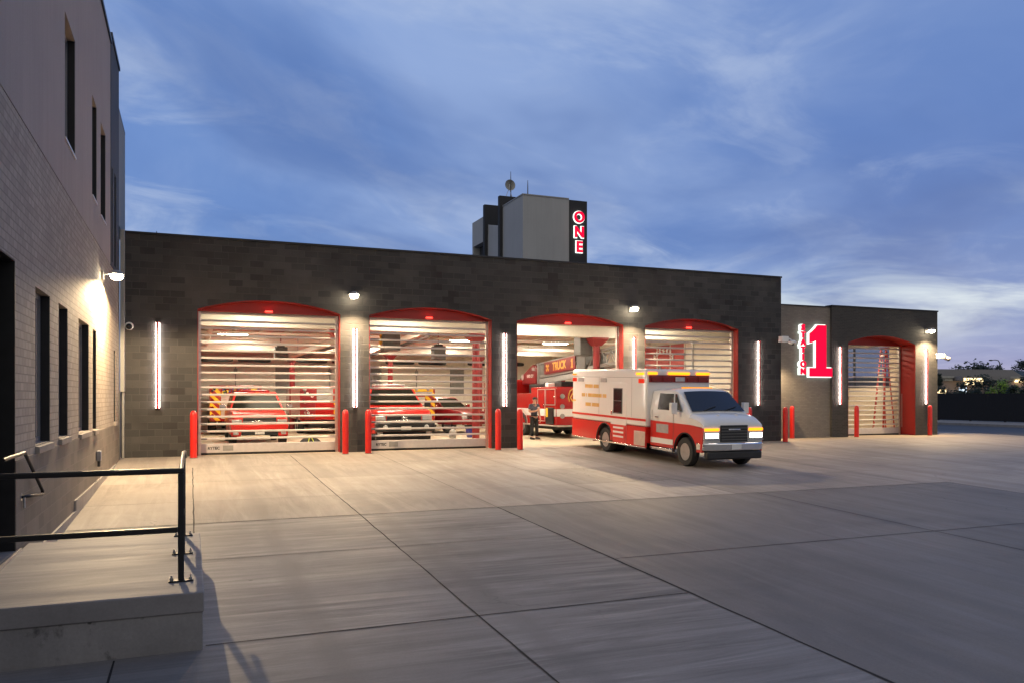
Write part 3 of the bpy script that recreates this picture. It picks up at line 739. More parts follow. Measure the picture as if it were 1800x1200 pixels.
# ------------------------------------------------------------------ wall lamps
def wall_lamp(loc, rz, label, power, spot=132, tilt=0, blend=.6):
    t = thing('wall_lamp', loc, label, 'wall lamp', 'hooded wall lamps', (0, 0, rz))
    mb = MB(); mb.box(-.07, .07, -.06, 0, -.10, .10); mb.build('mounting_plate', 'mid_grey', t, bev=.008)
    mb = MB(); mb.tube((0, -.05, .02), (0, -.20, .05), .022, n=8); mb.build('arm', 'mid_grey', t)
    mb = MB(); mb.lathe([(.0, .10), (.07, .095), (.14, .06), (.175, .0), (.165, 0), (.12, .055), (0, .08)], (0, -.30, .03), 20); mb.build('hood', 'mid_grey', t)
    mb = MB(); mb.ball((0, -.32, -.015), (.135, .135, .085), 14, 8); mb.build('lens', 'lamp_lens', t)
    d = bpy.data.lights.new('bulb', 'SPOT'); d.energy = power; d.color = (1, .73, .42); d.spot_size = R(spot); d.spot_blend = blend; d.shadow_soft_size = .06
    o = bpy.data.objects.new('bulb', d); COL.objects.link(o); o.parent = t; o.location = (0, -.50, -.10); o.rotation_euler = (-R(tilt), 0, 0)
    return t
wall_lamp((4.78, YF, 4.93), 0, 'hooded wall lamp above the pier between the first two shuttered doorways', 1500, tilt=19)
wall_lamp((14.95, YF, 4.93), 0, 'hooded wall lamp above the pier right of the open doorway', 1500, tilt=19)
wall_lamp((-1.88, 20.2, 4.50), R(90), 'hooded wall lamp on the tan brick side wall', 2000, tilt=3, spot=168, blend=.15)
wall_lamp((31.35, AY, 4.74), 0, 'hooded wall lamp near the outer corner of the annex', 1300, tilt=8)
wall_lamp((WX1, 26.35, 3.3), R(90), 'hooded wall lamp on the station end wall beside the numeral', 420, tilt=6, spot=150)

# ------------------------------------------------------------------ security cameras
t = thing('security_camera', (-1.64, YF, 3.78), 'white dome camera on the dark wall beside the corner trim', 'camera', 'security cameras')
mb = MB(); mb.lathe([(.0, 0), (.115, 0), (.12, -.05), (.10, -.13), (.085, -.13)], (0, 0, 0), 18, axis='y'); mb.build('mount', 'white_paint', t)
mb = MB(); mb.ball((0, -.14, -.02), (.085, .09, .085), 14, 10); mb.build('dome', 'auto_glass', t)
def arm_camera(loc, label):
    t = thing('security_camera', loc, label, 'camera', 'security cameras')
    mb = MB(); mb.box(-.02, .30, -.28, -.02, -.11, .12); mb.build('junction_box', 'white_paint', t, bev=.02)
    mb = MB(); mb.path([(.30, -.15, .02), (.42, -.15, .03), (.50, -.15, .0), (.53, -.15, -.04)], .035, 8); mb.build('arm', 'white_paint', t)
    mb = MB(); mb.ball((.58, -.15, -.10), (.17, .15, .085), 14, 8); h_ = mb.build('camera_body', 'white_paint', t)
    mb = MB(); mb.ball((.60, -.17, -.16), (.08, .08, .06), 12, 6); mb.build('lens_dome', 'auto_glass', h_)
arm_camera((WX1 - .15, YF, 4.02), 'white bracket camera at the station corner beside the STATION lettering')
arm_camera((31.98, AY, 3.62), 'white bracket camera on the outer annex corner against the sky')

# ------------------------------------------------------------------ OFFICE BUILDING on the left
OX = -1.88
OB = (OX, 18, 0)
ob = thing('office_building', OB, 'three storey tan brick and stucco building along the yard', 'building')
def op(mb, name, mats, parent=ob, **kw): return mb.build(name, mats, parent, OB, **kw)
YN, YE = -6.0, 24.86
LOWW = [(11.97, 13.15, 1.13, 3.20), (13.95, 14.93, 1.13, 3.20), (16.30, 17.86, 1.10, 3.18), (18.55, 19.20, 1.08, 3.16), (23.43, 23.95, 1.10, 3.0)]
UPW = [(14.61, 15.85, 5.95, 7.98), (18.45, 19.31, 5.92, 7.98), (20.13, 21.23, 5.86, 7.96), (22.62, 22.95, 5.2, 7.62), (23.42, 23.98, 5.2, 7.66)]
def wall_with_holes(y0, y1, z0, z1, holes, depth=.30, x=OX):
    """front face pieces of a wall in the plane x with openings, each a solid block"""
    mb = MB(); ys = sorted({y0, y1, *[v for h in holes for v in h[:2]]}); 
    for a, b in zip(ys[:-1], ys[1:]):
        hs = sorted([h for h in holes if h[0] <= a and h[1] >= b], key=lambda h: h[2]); z = z0
        for h in hs:
            if h[2] > z: mb.box(x - depth, x, a, b, z, h[2])
            z = h[3]
        if z1 > z: mb.box(x - depth, x, a, b, z, z1)
    return mb
PL = 1.03
dock_hole = (6.4, 10.62, -.01, 3.33)
op(wall_with_holes(YN, YE, -1.6, PL, [(6.4, 10.62, -.01, PL)], .36, OX + .02), 'plinth', 'plinth_block', smooth=False)
op(wall_with_holes(YN, YE, PL, 5.08, LOWW + [(6.4, 10.62, PL, 3.33)]), 'brick_wall', 'tan_brick', smooth=False)
op(wall_with_holes(YN, 22.5, 5.10, 10.68, [w for w in UPW if w[0] < 22.5]), 'stucco_wall', 'stucco', smooth=False)
op(wall_with_holes(22.5, YE, 5.08, 10.88, [w for w in UPW if w[0] > 22.5], .30, OX + .015), 'slate_wall', 'slate_panel', smooth=False)
mb = MB(); mb.box(OX - .25, OX - .012, YN, 22.5, 5.081, 5.099); op(mb, 'control_joint', 'joint', smooth=False)
mb = MB(); mb.box(OX - .4, OX + .04, YN, 22.5, 10.682, 10.78); mb.box(OX - .4, OX + .05, 22.502, YE + .02, 10.882, 10.98); op(mb, 'coping', 'coping', smooth=False)
mb = MB(); mb.box(OX - .30, OX - .004, YE + .02, 27.4, 6.6, 9.85); op(mb, 'white_panel', 'pale_stucco', smooth=False)
mb = MB(); mb.box(OX - .32, OX + .0, YE + .02, 27.42, 9.852, 9.92); op(mb, 'panel_coping', 'coping', smooth=False)
mb = MB(); mb.box(OX - 12, OX - .42, YN, YE, 10.0, 10.3); mb.box(OX - 12, OX - .3, YE - .25, YE, -1, 10.0); mb.box(OX - 12, OX - .40, YN, YN + .25, -1.5, 10.0)
mb.box(OX - 12.3, OX - 12, YN, YE, -1.5, 10.6); op(mb, 'rear_shell', 'stucco', smooth=False)
mb = MB(); mb.box(OX + .02, OX + .13, YE + .30, YF - .005, 1.9, 6.5); op(mb, 'corner_trim', 'pale_stucco', bev=.01)
mb = MB(); mb.box(OX - .02, OX + .03, YE + .02, YE + .29, 0, 1.9); mb.box(OX - .02, OX + .01, YE + .02, YE + .29, 1.902, 6.5); op(mb, 'corner_post', 'dark_grey', smooth=False)
mb = MB(); mb.box(OX + .06, OX + .12, YE + .38, YF - .01, 0, 1.9); op(mb, 'downpipe', 'mid_grey', bev=.02)
def window(y0, y1, z0, z1, sill=True, rec=.10, x=OX):
    mb = MB(); fw = .07; xa, xb = x - rec - .06, x - rec
    mb.box(xa, xb, y0 + .002, y0 + fw, z0 + .002, z1 - .002); mb.box(xa, xb, y1 - fw, y1 - .002, z0 + .002, z1 - .002)
    mb.box(xa, xb, y0 + fw, y1 - fw, z0 + .002, z0 + fw); mb.box(xa, xb, y0 + fw, y1 - fw, z1 - fw, z1 - .002)
    if y1 - y0 > .9: mb.box(xa, xb, y0 + (y1 - y0) * .72, y0 + (y1 - y0) * .72 + .06, z0 + fw, z1 - fw)
    w = op(mb, 'window', 'frame_grey', smooth=False)
    mb = MB(); mb.box(xa + .015, xb - .025, y0 + .02, y1 - .02, z0 + .02, z1 - .02); mb.build('pane', 'window_glass', w, OB)
    for ya in (y0 + .001, y1 - .018):
        mb = MB(); mb.box(x - rec - .001, x - .006, ya, ya + .017, z0 + .002, z1 - .002); mb.build('jamb_lining', 'coping', w, OB)
    if sill:
        mb = MB(); mb.prism([(x - .12, z0 + .001), (x + .055, z0 - .02), (x + .055, z0 - .105), (x + .001, z0 - .105), (x - .12, z0 - .03)], 'y', y0 - .03, y1 + .03)
        mb.build('sill', 'sill_stone', w, OB)
for h_ in LOWW: window(*h_, rec=.12)
for h_ in UPW:
    window(*h_, sill=False, rec=.12)
for y0, y1, z0, z1 in UPW[:3]:
    mb = MB(); mb.box(OX - .2, OX + .02, y0 - .01, y1 + .01, z0 - .035, z0 + .001); op(mb, 'upper_sill', 'aluminium')
# recessed dock doorway
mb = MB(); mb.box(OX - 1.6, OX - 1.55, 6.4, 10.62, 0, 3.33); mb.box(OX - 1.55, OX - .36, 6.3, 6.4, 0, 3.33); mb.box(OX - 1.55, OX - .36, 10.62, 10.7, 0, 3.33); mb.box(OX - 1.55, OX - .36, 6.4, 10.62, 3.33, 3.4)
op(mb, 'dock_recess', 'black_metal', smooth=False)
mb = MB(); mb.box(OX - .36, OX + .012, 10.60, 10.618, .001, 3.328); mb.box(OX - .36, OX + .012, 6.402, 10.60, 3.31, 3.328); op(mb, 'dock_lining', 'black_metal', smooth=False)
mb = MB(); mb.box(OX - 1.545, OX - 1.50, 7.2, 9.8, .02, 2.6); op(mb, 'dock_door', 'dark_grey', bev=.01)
# foundation ledge stepping down with the yard
mb = MB()
for y0, y1, z in ((15.55, 23.6, -.02), (6.0, 15.54, -.20)):
    mb.box(OX + .021, OX + .055, y0, y1, z - .9, z)
op(mb, 'foundation_ledge', 'kerb_concrete', smooth=False)
# outlet box and hose bib
t = thing('outlet_box', (OX + .021, 19.0, .50), 'small grey weatherproof outlet box low on the plinth', 'outlet box')
mb = MB(); mb.box(0, .10, -.09, .09, -.10, .12); mb.build('cover', 'frame_grey', t, bev=.02)
mb = MB(); mb.tube((.05, .0, -.10), (.05, .0, -.22), .03, n=8); mb.build('socket', 'black_plastic', t)
# handrail fixed to the wall
t = thing('wall_handrail', (OX + .1, 10.4, 0), 'short black handrail bracketed to the plinth beside the dock doorway', 'handrail')
mb = MB(); mb.path([(0, -.9, 1.12), (0, .25, 1.12), (0, .30, 1.10), (0, 1.44, .56), (0, 1.46, .52), (0, 1.40, .51), (0, .62, .58), (-.04, .56, .58), (-.095, .54, .58)], .021, 10); mb.build('rail', 'black_metal', t)
mb = MB(); mb.tube((-.085, .54, .58), (-.078, .54, .58), .05, n=12); mb.tube((-.05, .54, .45), (-.05, .54, .57), .015, n=8); mb.build('bracket', 'steel', t)

# ------------------------------------------------------------------ loading dock and guard rail
DK = (-.9, 9.4, -.6)
dk = thing('loading_dock', DK, 'raised concrete landing with a stained front face', 'landing')
mb = MB(); mb.box(OX + .06, .115, 7.75, 11.12, -.185, 0); mb.build('slab', 'dock_top', dk, DK, bev=.012)
mb = MB(); mb.box(OX + .06, .105, 7.765, 11.11, -.9, -.187); mb.build('base', 'dock_face', dk, DK, bev=.006)
mb = MB(); mb.box(OX - 1.5, OX + .058, 6.42, 10.60, -.2, -.002); mb.build('threshold', 'dock_top', dk, DK)
mb = MB(); mb.box(OX + .059, OX + .085, 7.8, 10.6, .001, .03); mb.build('threshold_angle', 'aluminium', dk, DK)
GR = (-.085, 8.27, 0)
gr = thing('guard_rail', GR, 'black steel guard rail around the edge of the concrete landing', 'railing')
def gp(mb, name, mats, **kw): return mb.build(name, mats, gr, GR, **kw)
q = .027
for y in (8.27, 9.70, 10.95):
    mb = MB(); mb.box(-.085 - q, -.085 + q, y - q, y + q, .014, 1.03 if y == 8.27 else 1.028); gp(mb, 'post', 'black_metal', bev=.006)
    mb = MB(); mb.box(-.195, .025, y - .05, y + .05, .001, .014)
    b = gp(mb, 'base_plate', 'black_metal', bev=.003)
    for bx in (-.17, .0):
        mb = MB(); mb.tube((bx, y, .0145), (bx, y, .038), .016, n=6); mb.tube((bx, y, .038), (bx, y, .06), .008, n=8); mb.build('bolt', 'steel', b, GR)
mb = MB(); mb.box(-4.0, -.085 + q, 8.27 - q, 8.27 + q, 1.032, 1.085); gp(mb, 'top_rail', 'black_metal', bev=.012)
mb = MB(); mb.box(-4.0, -.113, 8.27 - q, 8.27 + q, .47, .522); gp(mb, 'mid_rail', 'black_metal', bev=.008)
mb = MB(); mb.path([(-.085, 8.30, 1.058), (-.085, 10.9, 1.058), (-.07, 11.15, 1.05), (-.06, 11.35, .98)], .024, 10); gp(mb, 'top_rail', 'black_metal')
mb = MB(); mb.box(-.085 - .02, -.085 + .02, 8.298, 10.92, .475, .515); gp(mb, 'mid_rail', 'black_metal')

# ------------------------------------------------------------------ bollards
BOL = None
def bollard(x, y, label):
    global BOL
    if BOL is None:
        t = thing('bollard', (x, y, gz(y)), label, 'bollard', 'red bollards at the doors')
        mb = MB(); mb.lathe([(.098, -.02), (.098, 1.24), (.094, 1.28), (.078, 1.33), (.05, 1.365), (.0, 1.378)], (0, 0, 0), 20); mb.build('sleeve', 'red_bollard', t)
        mb = MB(); mb.lathe([(.115, -.02), (.115, .006), (.099, .012)], (0, 0, 0), 20); mb.build('collar', 'pale_joint', t)
        BOL = t; return t
    return copy_tree(BOL, (x, y, gz(y)), label)
for x, y, lb in ((.08, 24.95, 'red bollard at the left jamb of the first doorway'), (4.47, 24.93, 'red bollard at the right jamb of the first doorway'), (5.18, 24.90, 'red bollard at the left jamb of the second doorway, by the red pickup'),
                 (9.55, 24.9, 'red bollard at the right jamb of the second doorway'), (10.30, 24.8, 'red bollard at the left jamb of the open doorway, beside the standing person'),
                 (14.8, 24.9, 'red bollard hidden low behind the ambulance box'), (19.9, 24.95, 'red bollard showing only its top above the ambulance hood'),
                 (21.63, 24.95, 'front one of two close red bollards before the numeral wall'), (23.52, 26.72, 'rear one of two close red bollards before the numeral wall'),
                 (26.95, 26.6, 'red bollard in front of the annex shutter, left side'), (31.15, 26.45, 'red bollard below the outermost glowing light strip')):
    bollard(x, y, lb)

# ================================================================== AMBULANCE
AMB = thing('ambulance', (13.93, 23.45, gz(23.45)), 'white and red box ambulance driving out across the apron', 'ambulance', None, (0, SL, R(-90)))
def am(mb, name, mats, parent=AMB, **kw): return mb.build(name, mats, parent, **kw)
HW = 1.15
BX0, BX1 = -2.45, 2.58
def wheel_arch_side(x0, x1, z0, z1, cx, r, n=14):
    """outline of a side panel with a round wheel opening in its lower edge"""
    a0 = math.asin(max(-1, min(1, (z0 - WZ) / r)))
    pts = [(x0, z0)]
    for i in range(n + 1):
        t = math.pi - a0 - (math.pi - 2 * a0) * i / n
        pts.append((cx + r * math.cos(t), WZ + r * math.sin(t)))
    return pts + [(x1, z0), (x1, z1), (x0, z1)]
WZ, WR = .41, .41
def side(s, d0, d1): return sorted((s * (HW + d0), s * (HW + d1)))
mb = MB(); mb.box(BX0, BX1, -HW, HW, .98, 2.74)
box_ = am(mb, 'box_body', 'white_paint', bev=.07, seg=3)
mb = MB()
for s in (-1, 1):
    mb.prism(wheel_arch_side(BX0 + .02, BX1 - .02, .36, .975, 0, .54), 'y', s * (HW - .05), s * HW)
mb.box(BX1 - .07, BX1 - .02, -HW + .05, HW - .05, .5, .975); mb.box(BX0 + .02, BX0 + .07, -HW + .05, HW - .05, .45, .975)
am(mb, 'lower_skirt', 'red_paint')
mb = MB(); mb.box(BX0 + .1, BX1 - .1, -.62, .62, .42, .95); am(mb, 'underbody', 'black_rubber')
for s in (-1, 1):
    mb = MB(); mb.box(BX0 + .01, BX1 - .01, *side(s, .001, .005), 1.15, 1.22); am(mb, 'red_stripe', 'red_paint')
    mb = MB(); mb.box(BX0 + .02, BX1 - .02, *side(s, .002, .03), .33, .375); am(mb, 'rub_rail', 'chrome', bev=.005)
    # doors, window and panels on the box
    mb = MB(); mb.box(.42, 1.42, *side(s, .001, .012), .42, 2.30); d = am(mb, 'side_door', 'white_paint', bev=.004)
    mb = MB(); mb.box(.42, 1.42, *side(s, .013, .017), .42, .955); am(mb, 'door_lower', 'red_paint', d)
    mb = MB(); mb.box(.42, 1.42, *side(s, .013, .017), 1.15, 1.22); am(mb, 'door_stripe', 'red_paint', d)
    mb = MB(); mb.box(.62, 1.14, *side(s, .013, .018), 1.34, 2.10); w = am(mb, 'window', 'auto_glass', d)
    mb = MB()
    for x0, x1, z0, z1 in ((.59, .62, 1.31, 2.13), (1.14, 1.17, 1.31, 2.13), (.62, 1.14, 1.31, 1.34), (.62, 1.14, 2.10, 2.13)): mb.box(x0, x1, *side(s, .013, .024), z0, z1)
    mb.box(.62, 1.14, *side(s, .0185, .024), 1.71, 1.73)
    am(mb, 'window_frame', 'dark_grey', w)
    mb = MB(); mb.box(.47, .55, *side(s, .014, .05), 1.26, 1.40); am(mb, 'handle', 'chrome', d, bev=.01)
    mb = MB(); mb.box(BX0 + .06, BX1 - .06, *side(s, .001, .004), 2.47, 2.482); am(mb, 'roof_seam', 'mid_grey')
    for x in (-.42, 1.72):
        mb = MB(); mb.box(x - .006, x + .006, *side(s, .001, .004), 1.24, 2.46); am(mb, 'panel_seam', 'mid_grey')
    for x in (-1.75, -.10):
        mb = MB(); mb.box(x - .22, x + .22, *side(s, .001, .02), 2.31, 2.45); am(mb, 'scene_light', 'clear_lens', bev=.01)
    for x, m in ((-2.24, 'red_lens_glow'), (2.30, 'red_lens_glow')):
        mb = MB(); mb.box(x - .15, x + .15, *side(s, .001, .03), 2.31, 2.44); am(mb, 'warning_light', m, bev=.01)
    mb = MB(); mb.box(-2.38, -2.12, *side(s, .001, .03), 2.53, 2.58); am(mb, 'marker_light', 'amber_dim')
    mb = MB(); mb.box(-2.38, -2.16, *side(s, .001, .02), 1.62, 1.66); am(mb, 'marker_light', 'amber_dim')
    mb = MB(); mb.box(2.00, 2.44, *side(s, .001, .03), 2.56, 2.63); am(mb, 'marker_light', 'amber')
    # rows of gilt lettering, too blurred in the photograph to read: short gilt strokes
    rr = random.Random(5); mb = MB()
    for z, xa, xb in ((2.16, -1.45, -.45), (1.85, -1.70, .10), (1.53, -1.40, -.40)):
        x = xa
        while x < xb:
            w_ = rr.uniform(.035, .06); mb.box(x, min(x + w_, xb), *side(s, .001, .005), z - .06, z + .06)
            x += w_ + rr.uniform(.012, .02) + (.06 if rr.random() < .10 else 0)
    am(mb, 'gilt_lettering', 'gold')
    for z in (.86, .72, .58):
        mb = MB(); mb.box(.60, 1.26, *side(s, .018, .022), z - .03, z + .03); am(mb, 'white_bar', 'white_paint', d)
    mb = MB(); mb.box(1.90, 2.54, *side(s, .001, .012), .40, .84); am(mb, 'tread_plate', 'aluminium', bev=.004)
# front light bars on the box
mb = MB(); mb.box(BX1 + .005, BX1 + .05, -1.08, 1.08, 2.34, 2.56); fl = am(mb, 'light_panel', 'red_lens', bev=.01)
for y in (-.84, -.44, .44, .84):
    mb = MB(); mb.box(BX1 + .051, BX1 + .08, y - .17, y + .17, 2.37, 2.52); am(mb, 'lens', 'red_lens', fl, bev=.015)
mb = MB(); mb.box(BX1 + .051, BX1 + .08, -.17, .17, 2.37, 2.50); am(mb, 'lens', 'clear_lens', fl, bev=.015)
for y0, y1 in ((-1.12, -.80), (-.40, .36), (.62, 1.10)):
    mb = MB(); mb.box(BX1 + .005, BX1 + .06, y0, y1, 2.575, 2.65); am(mb, 'marker_light', 'amber', bev=.01)
# cab
def ring(x, w0, z0, w1, z1, w2, z2, w3, z3):
    half = [(w0, z0), (w1, z1), (w2, z2), (w2 - .22 * (w2 - w3), z2 + .62 * (z3 - z2)), (w3, z3), (w3 * .5, z3 + .028)]
    return [(x, -y, z) for y, z in half] + [(x, 0, z3 + .036)] + [(x, y, z) for y, z in reversed(half)]
mb = MB()   # white upper half: roof and cowl, then the hood
mb.loft([ring(2.60, 1.0, 1.18, 1.02, 1.50, .92, 2.00, .78, 2.12), ring(3.40, 1.0, 1.18, 1.02, 1.50, .92, 2.03, .78, 2.16), ring(3.70, 1.0, 1.18, 1.02, 1.50, .915, 2.03, .78, 2.15), ring(3.86, 1.0, 1.18, 1.02, 1.495, .90, 2.01, .77, 2.11), ring(3.97, 1.0, 1.18, 1.02, 1.49, .89, 1.98, .76, 2.05),
         ring(4.20, 1.0, 1.18, 1.02, 1.47, .91, 1.80, .79, 1.85), ring(4.45, 1.0, 1.18, 1.015, 1.45, .94, 1.60, .83, 1.64), ring(4.62, .99, 1.18, 1.01, 1.42, .96, 1.47, .86, 1.50)])
mb.loft([ring(4.62, .99, 1.18, 1.01, 1.38, .96, 1.44, .84, 1.485), ring(4.80, .99, 1.17, 1.01, 1.36, .955, 1.425, .83, 1.465), ring(4.95, .99, 1.16, 1.01, 1.33, .95, 1.395, .82, 1.435), ring(5.08, .985, 1.15, 1.005, 1.29, .94, 1.35, .81, 1.39), ring(5.18, .98, 1.14, .995, 1.25, .93, 1.30, .80, 1.335), ring(5.25, .975, 1.13, .985, 1.20, .92, 1.24, .79, 1.265), ring(5.285, .97, 1.125, .975, 1.16, .91, 1.185, .78, 1.20)])
cab = am(mb, 'cab_body', 'white_paint')
for s in (-1, 1):
    mb = MB(); mb.box(4.75, 5.05, min(s * .30, s * .33), max(s * .30, s * .33), 1.455, 1.475); am(mb, 'hood_crease', 'white_paint', cab)
for s in (-1, 1):   # red lower half with wheel openings
    mb = MB(); mb.prism(wheel_arch_side(2.62, 5.24, .45, 1.175, 4.45, .53)[:-2] + [(5.28, 1.12), (4.9, 1.155), (4.6, 1.176), (2.62, 1.20)], 'y', s * .94, s * 1.015); am(mb, 'cab_side', 'red_paint', bev=.008)
mb = MB(); mb.box(2.62, 3.8, -.93, .93, .5, 1.17); mb.box(3.8, 5.2, -.55, .55, .40, 1.15); am(mb, 'engine_bay', 'black_rubber')
for s in (-1, 1):
    a, b = sorted((s * 1.016, s * 1.021)); mb = MB(); mb.box(2.66, 3.86, a, b, .54, .70); am(mb, 'white_stripe', 'white_paint')
    mb = MB(); mb.box(2.95, 3.60, a, b, .86, 1.12); am(mb, 'door_badge', 'clear_lens', bev=.02)
    a, b = sorted((s * .80, s * 1.05)); mb = MB(); mb.box(2.64, 3.85, a, b, .34, .43); am(mb, 'running_board', 'chrome', bev=.012)
    def sidept(x, z): return (x, s * (1.024 - (z - 1.5) / .55 * .10), z)
    mb = MB(); mb._a([sidept(3.0, 1.54), sidept(4.28, 1.54), sidept(3.88, 2.02), sidept(3.0, 2.02)], [(0, 1, 2, 3)], 0); sw = am(mb, 'side_window', 'auto_glass')
    mb = MB(); mb.path([sidept(3.90, 1.53), sidept(3.78, 2.02)], .022, 6); am(mb, 'vent_bar', 'white_paint', sw)
    mb = MB(); mb.path([(4.16, s * 1.0, 1.52), (4.2, s * 1.16, 1.56)], .02, 6); mb.box(4.12, 4.24, min(s * 1.15, s * 1.34), max(s * 1.15, s * 1.34), 1.46, 1.78); am(mb, 'mirror', 'white_paint', bev=.03)
    mb = MB(); mb.box(2.92, 3.08, min(s * 1.02, s * 1.06), max(s * 1.02, s * 1.06), 1.30, 1.34); am(mb, 'handle', 'chrome', bev=.008)
# windscreen in the raked plane between roof front and cowl
def ws(t, y): return (3.965 + t * .64 + .03 - .02 * y * y, y * (.77 + .13 * t), 2.085 - t * .555 + .028 * (1 - y * y) + .012)
mb = MB(); ny = 10
mb._a([ws(t_, -1 + 2 * k / ny) for t_ in (.02, .35, .68, .99) for k in range(ny + 1)], [(r * (ny + 1) + k, r * (ny + 1) + k + 1, (r + 1) * (ny + 1) + k + 1, (r + 1) * (ny + 1) + k) for r in range(3) for k in range(ny)], 0); am(mb, 'windscreen', 'screen_glass')
for y in (-.5, .2):
    mb = MB(); mb.path([tuple(Vector(ws(.98, y / .86)) + Vector((.02, 0, .01))), tuple(Vector(ws(.80, (y + .45) / .86)) + Vector((.02, 0, .02)))], .012, 6); am(mb, 'wiper', 'black_plastic')
mb = MB(); mb.box(3.45, 3.62, -.5, .5, 2.172, 2.215); am(mb, 'marker_light', 'amber_dim', bev=.02)
# seams of the cab doors and lips of the wheel arches
for s in (-1, 1):
    mb = MB()
    for x in (2.72, 3.86): mb.box(x - .006, x + .006, *sorted((s * 1.022, s * 1.025)), .50, 1.52)
    mb.box(2.726, 3.854, *sorted((s * 1.022, s * 1.025)), .495, .505); am(mb, 'door_seam', 'dark_grey')
    for cx_, yy, rr_ in ((0, HW, .54), (4.45, 1.015, .53)):
        pts = [(cx_ + rr_ * math.cos(R(a)), s * (yy + .004), WZ + rr_ * math.sin(R(a))) for a in range(-6, 187, 12)]
        mb = MB(); mb.path(pts, .022, 6); am(mb, 'arch_lip', 'black_rubber')
# nose
mb = MB(); mb.box(5.16, 5.292, -.985, .985, .70, 1.15); nose = am(mb, 'nose_panel', 'white_paint', bev=.03)
mb = MB(); mb.box(5.293, 5.318, -.46, .46, .74, 1.20); g = am(mb, 'grille', 'black_plastic', bev=.02)
for z in (.80, .88, .96, 1.04, 1.12):
    mb = MB(); mb.box(5.319, 5.332, -.43, .43, z - .014, z + .014); am(mb, 'grille_bar', 'dark_grey', g)
mb = MB(); mb.box(5.319, 5.338, -.2, .2, 1.065, 1.10); am(mb, 'badge', 'chrome', g, bev=.01)
for s in (-1, 1):
    y0, y1 = sorted((s * .50, s * .975))
    mb = MB(); mb.box(5.285, 5.318, y0, y1, .815, 1.035); h_ = am(mb, 'headlight', 'clear_lens', bev=.03)
    mb = MB(); mb.box(5.319, 5.326, y0 + .03, y1 - .03, .85, .985); am(mb, 'bulb', 'headlight', h_)
    mb = MB(); mb.box(5.275, 5.33, y0 - .012, y1 + .012, .785, .812); am(mb, 'bezel', 'chrome', h_)
    mb = MB(); mb.box(5.285, 5.325, y0, y1, 1.045, 1.12); am(mb, 'turn_signal', 'amber', bev=.015)
mb = MB(); mb.prism([(-1.04, 4.98), (-1.0, 5.28), (-.78, 5.42), (.78, 5.42), (1.0, 5.28), (1.04, 4.98), (.95, 4.98), (.85, 5.2), (-.85, 5.2), (-.95, 4.98)], 'z', .50, .72)
mb.v = [(y, x, z) for x, y, z in mb.v]; bp = am(mb, 'front_bumper', 'chrome', bev=.04, seg=3)
mb = MB(); mb.box(5.421, 5.432, -.16, .16, .54, .68); am(mb, 'number_plate', 'white_paint', bp)
mb = MB(); mb.box(5.2, 5.38, -.92, .92, .26, .495); am(mb, 'air_dam', 'black_plastic', bev=.05)
mb = MB(); mb.box(BX0 - .25, BX0 - .002, -1.0, 1.0, .38, .50); am(mb, 'rear_step', 'chrome', bev=.02)
def wheel(parent, x, y, z, r, w, s, axis='y', dual=False):
    """tyre with a dished rim; s is the outward side"""
    c = (x, y, z)
    def L(pr): return [(a, b * s) for a, b in pr]
    mb = MB(); mb.lathe(L([(r * .60, -w / 2), (r * .90, -w / 2), (r, -w * .34), (r, w * .34), (r * .93, w / 2), (r * .60, w / 2), (r * .58, w * .30)]), c, 24, axis=axis); t = mb.build('tyre', 'black_rubber', parent)
    mb = MB(); mb.lathe(L([(r * .60, w * .45), (r * .52, w * .30), (r * .46, w * .12), (r * .24, w * .16), (r * .20, w * .34), (r * .12, w * .38), (0, w * .38)]), c, 24, axis=axis)
    for k in range(8):
        a = 2 * math.pi * k / 8; u, v = r * .34 * math.cos(a), r * .34 * math.sin(a)
        p0 = (x + u, y + s * w * .14, z + v) if axis == 'y' else (x + s * w * .14, y + u, z + v)
        p1 = (x + u, y + s * w * .24, z + v) if axis == 'y' else (x + s * w * .24, y + u, z + v)
        mb.tube(p0, p1, r * .05, n=6)
    for k in range(8):
        a = 2 * math.pi * (k + .5) / 8; u, v = r * .42 * math.cos(a), r * .42 * math.sin(a); w0, w1 = s * w * .10, s * w * .215
        p0 = (x + u, y + w0, z + v) if axis == 'y' else (x + w0, y + u, z + v)
        p1 = (x + u, y + w1, z + v) if axis == 'y' else (x + w1, y + u, z + v)
        mb.tube(p0, p1, r * .105, n=8, m=1)
    mb.build('rim', ['steel', 'black_rubber'], t)
for s in (-1, 1):
    wheel(AMB, 0, s * .99, WZ, WR, .26, s); wheel(AMB, 4.45, s * .90, WZ, WR, .24, s)
    mb = MB(); mb.lathe([(.40, -.13), (.40, .13), (.25, .13), (.25, -.13)], (0, s * .68, WZ), 18, axis='y'); am(mb, 'inner_tyre', 'black_rubber')

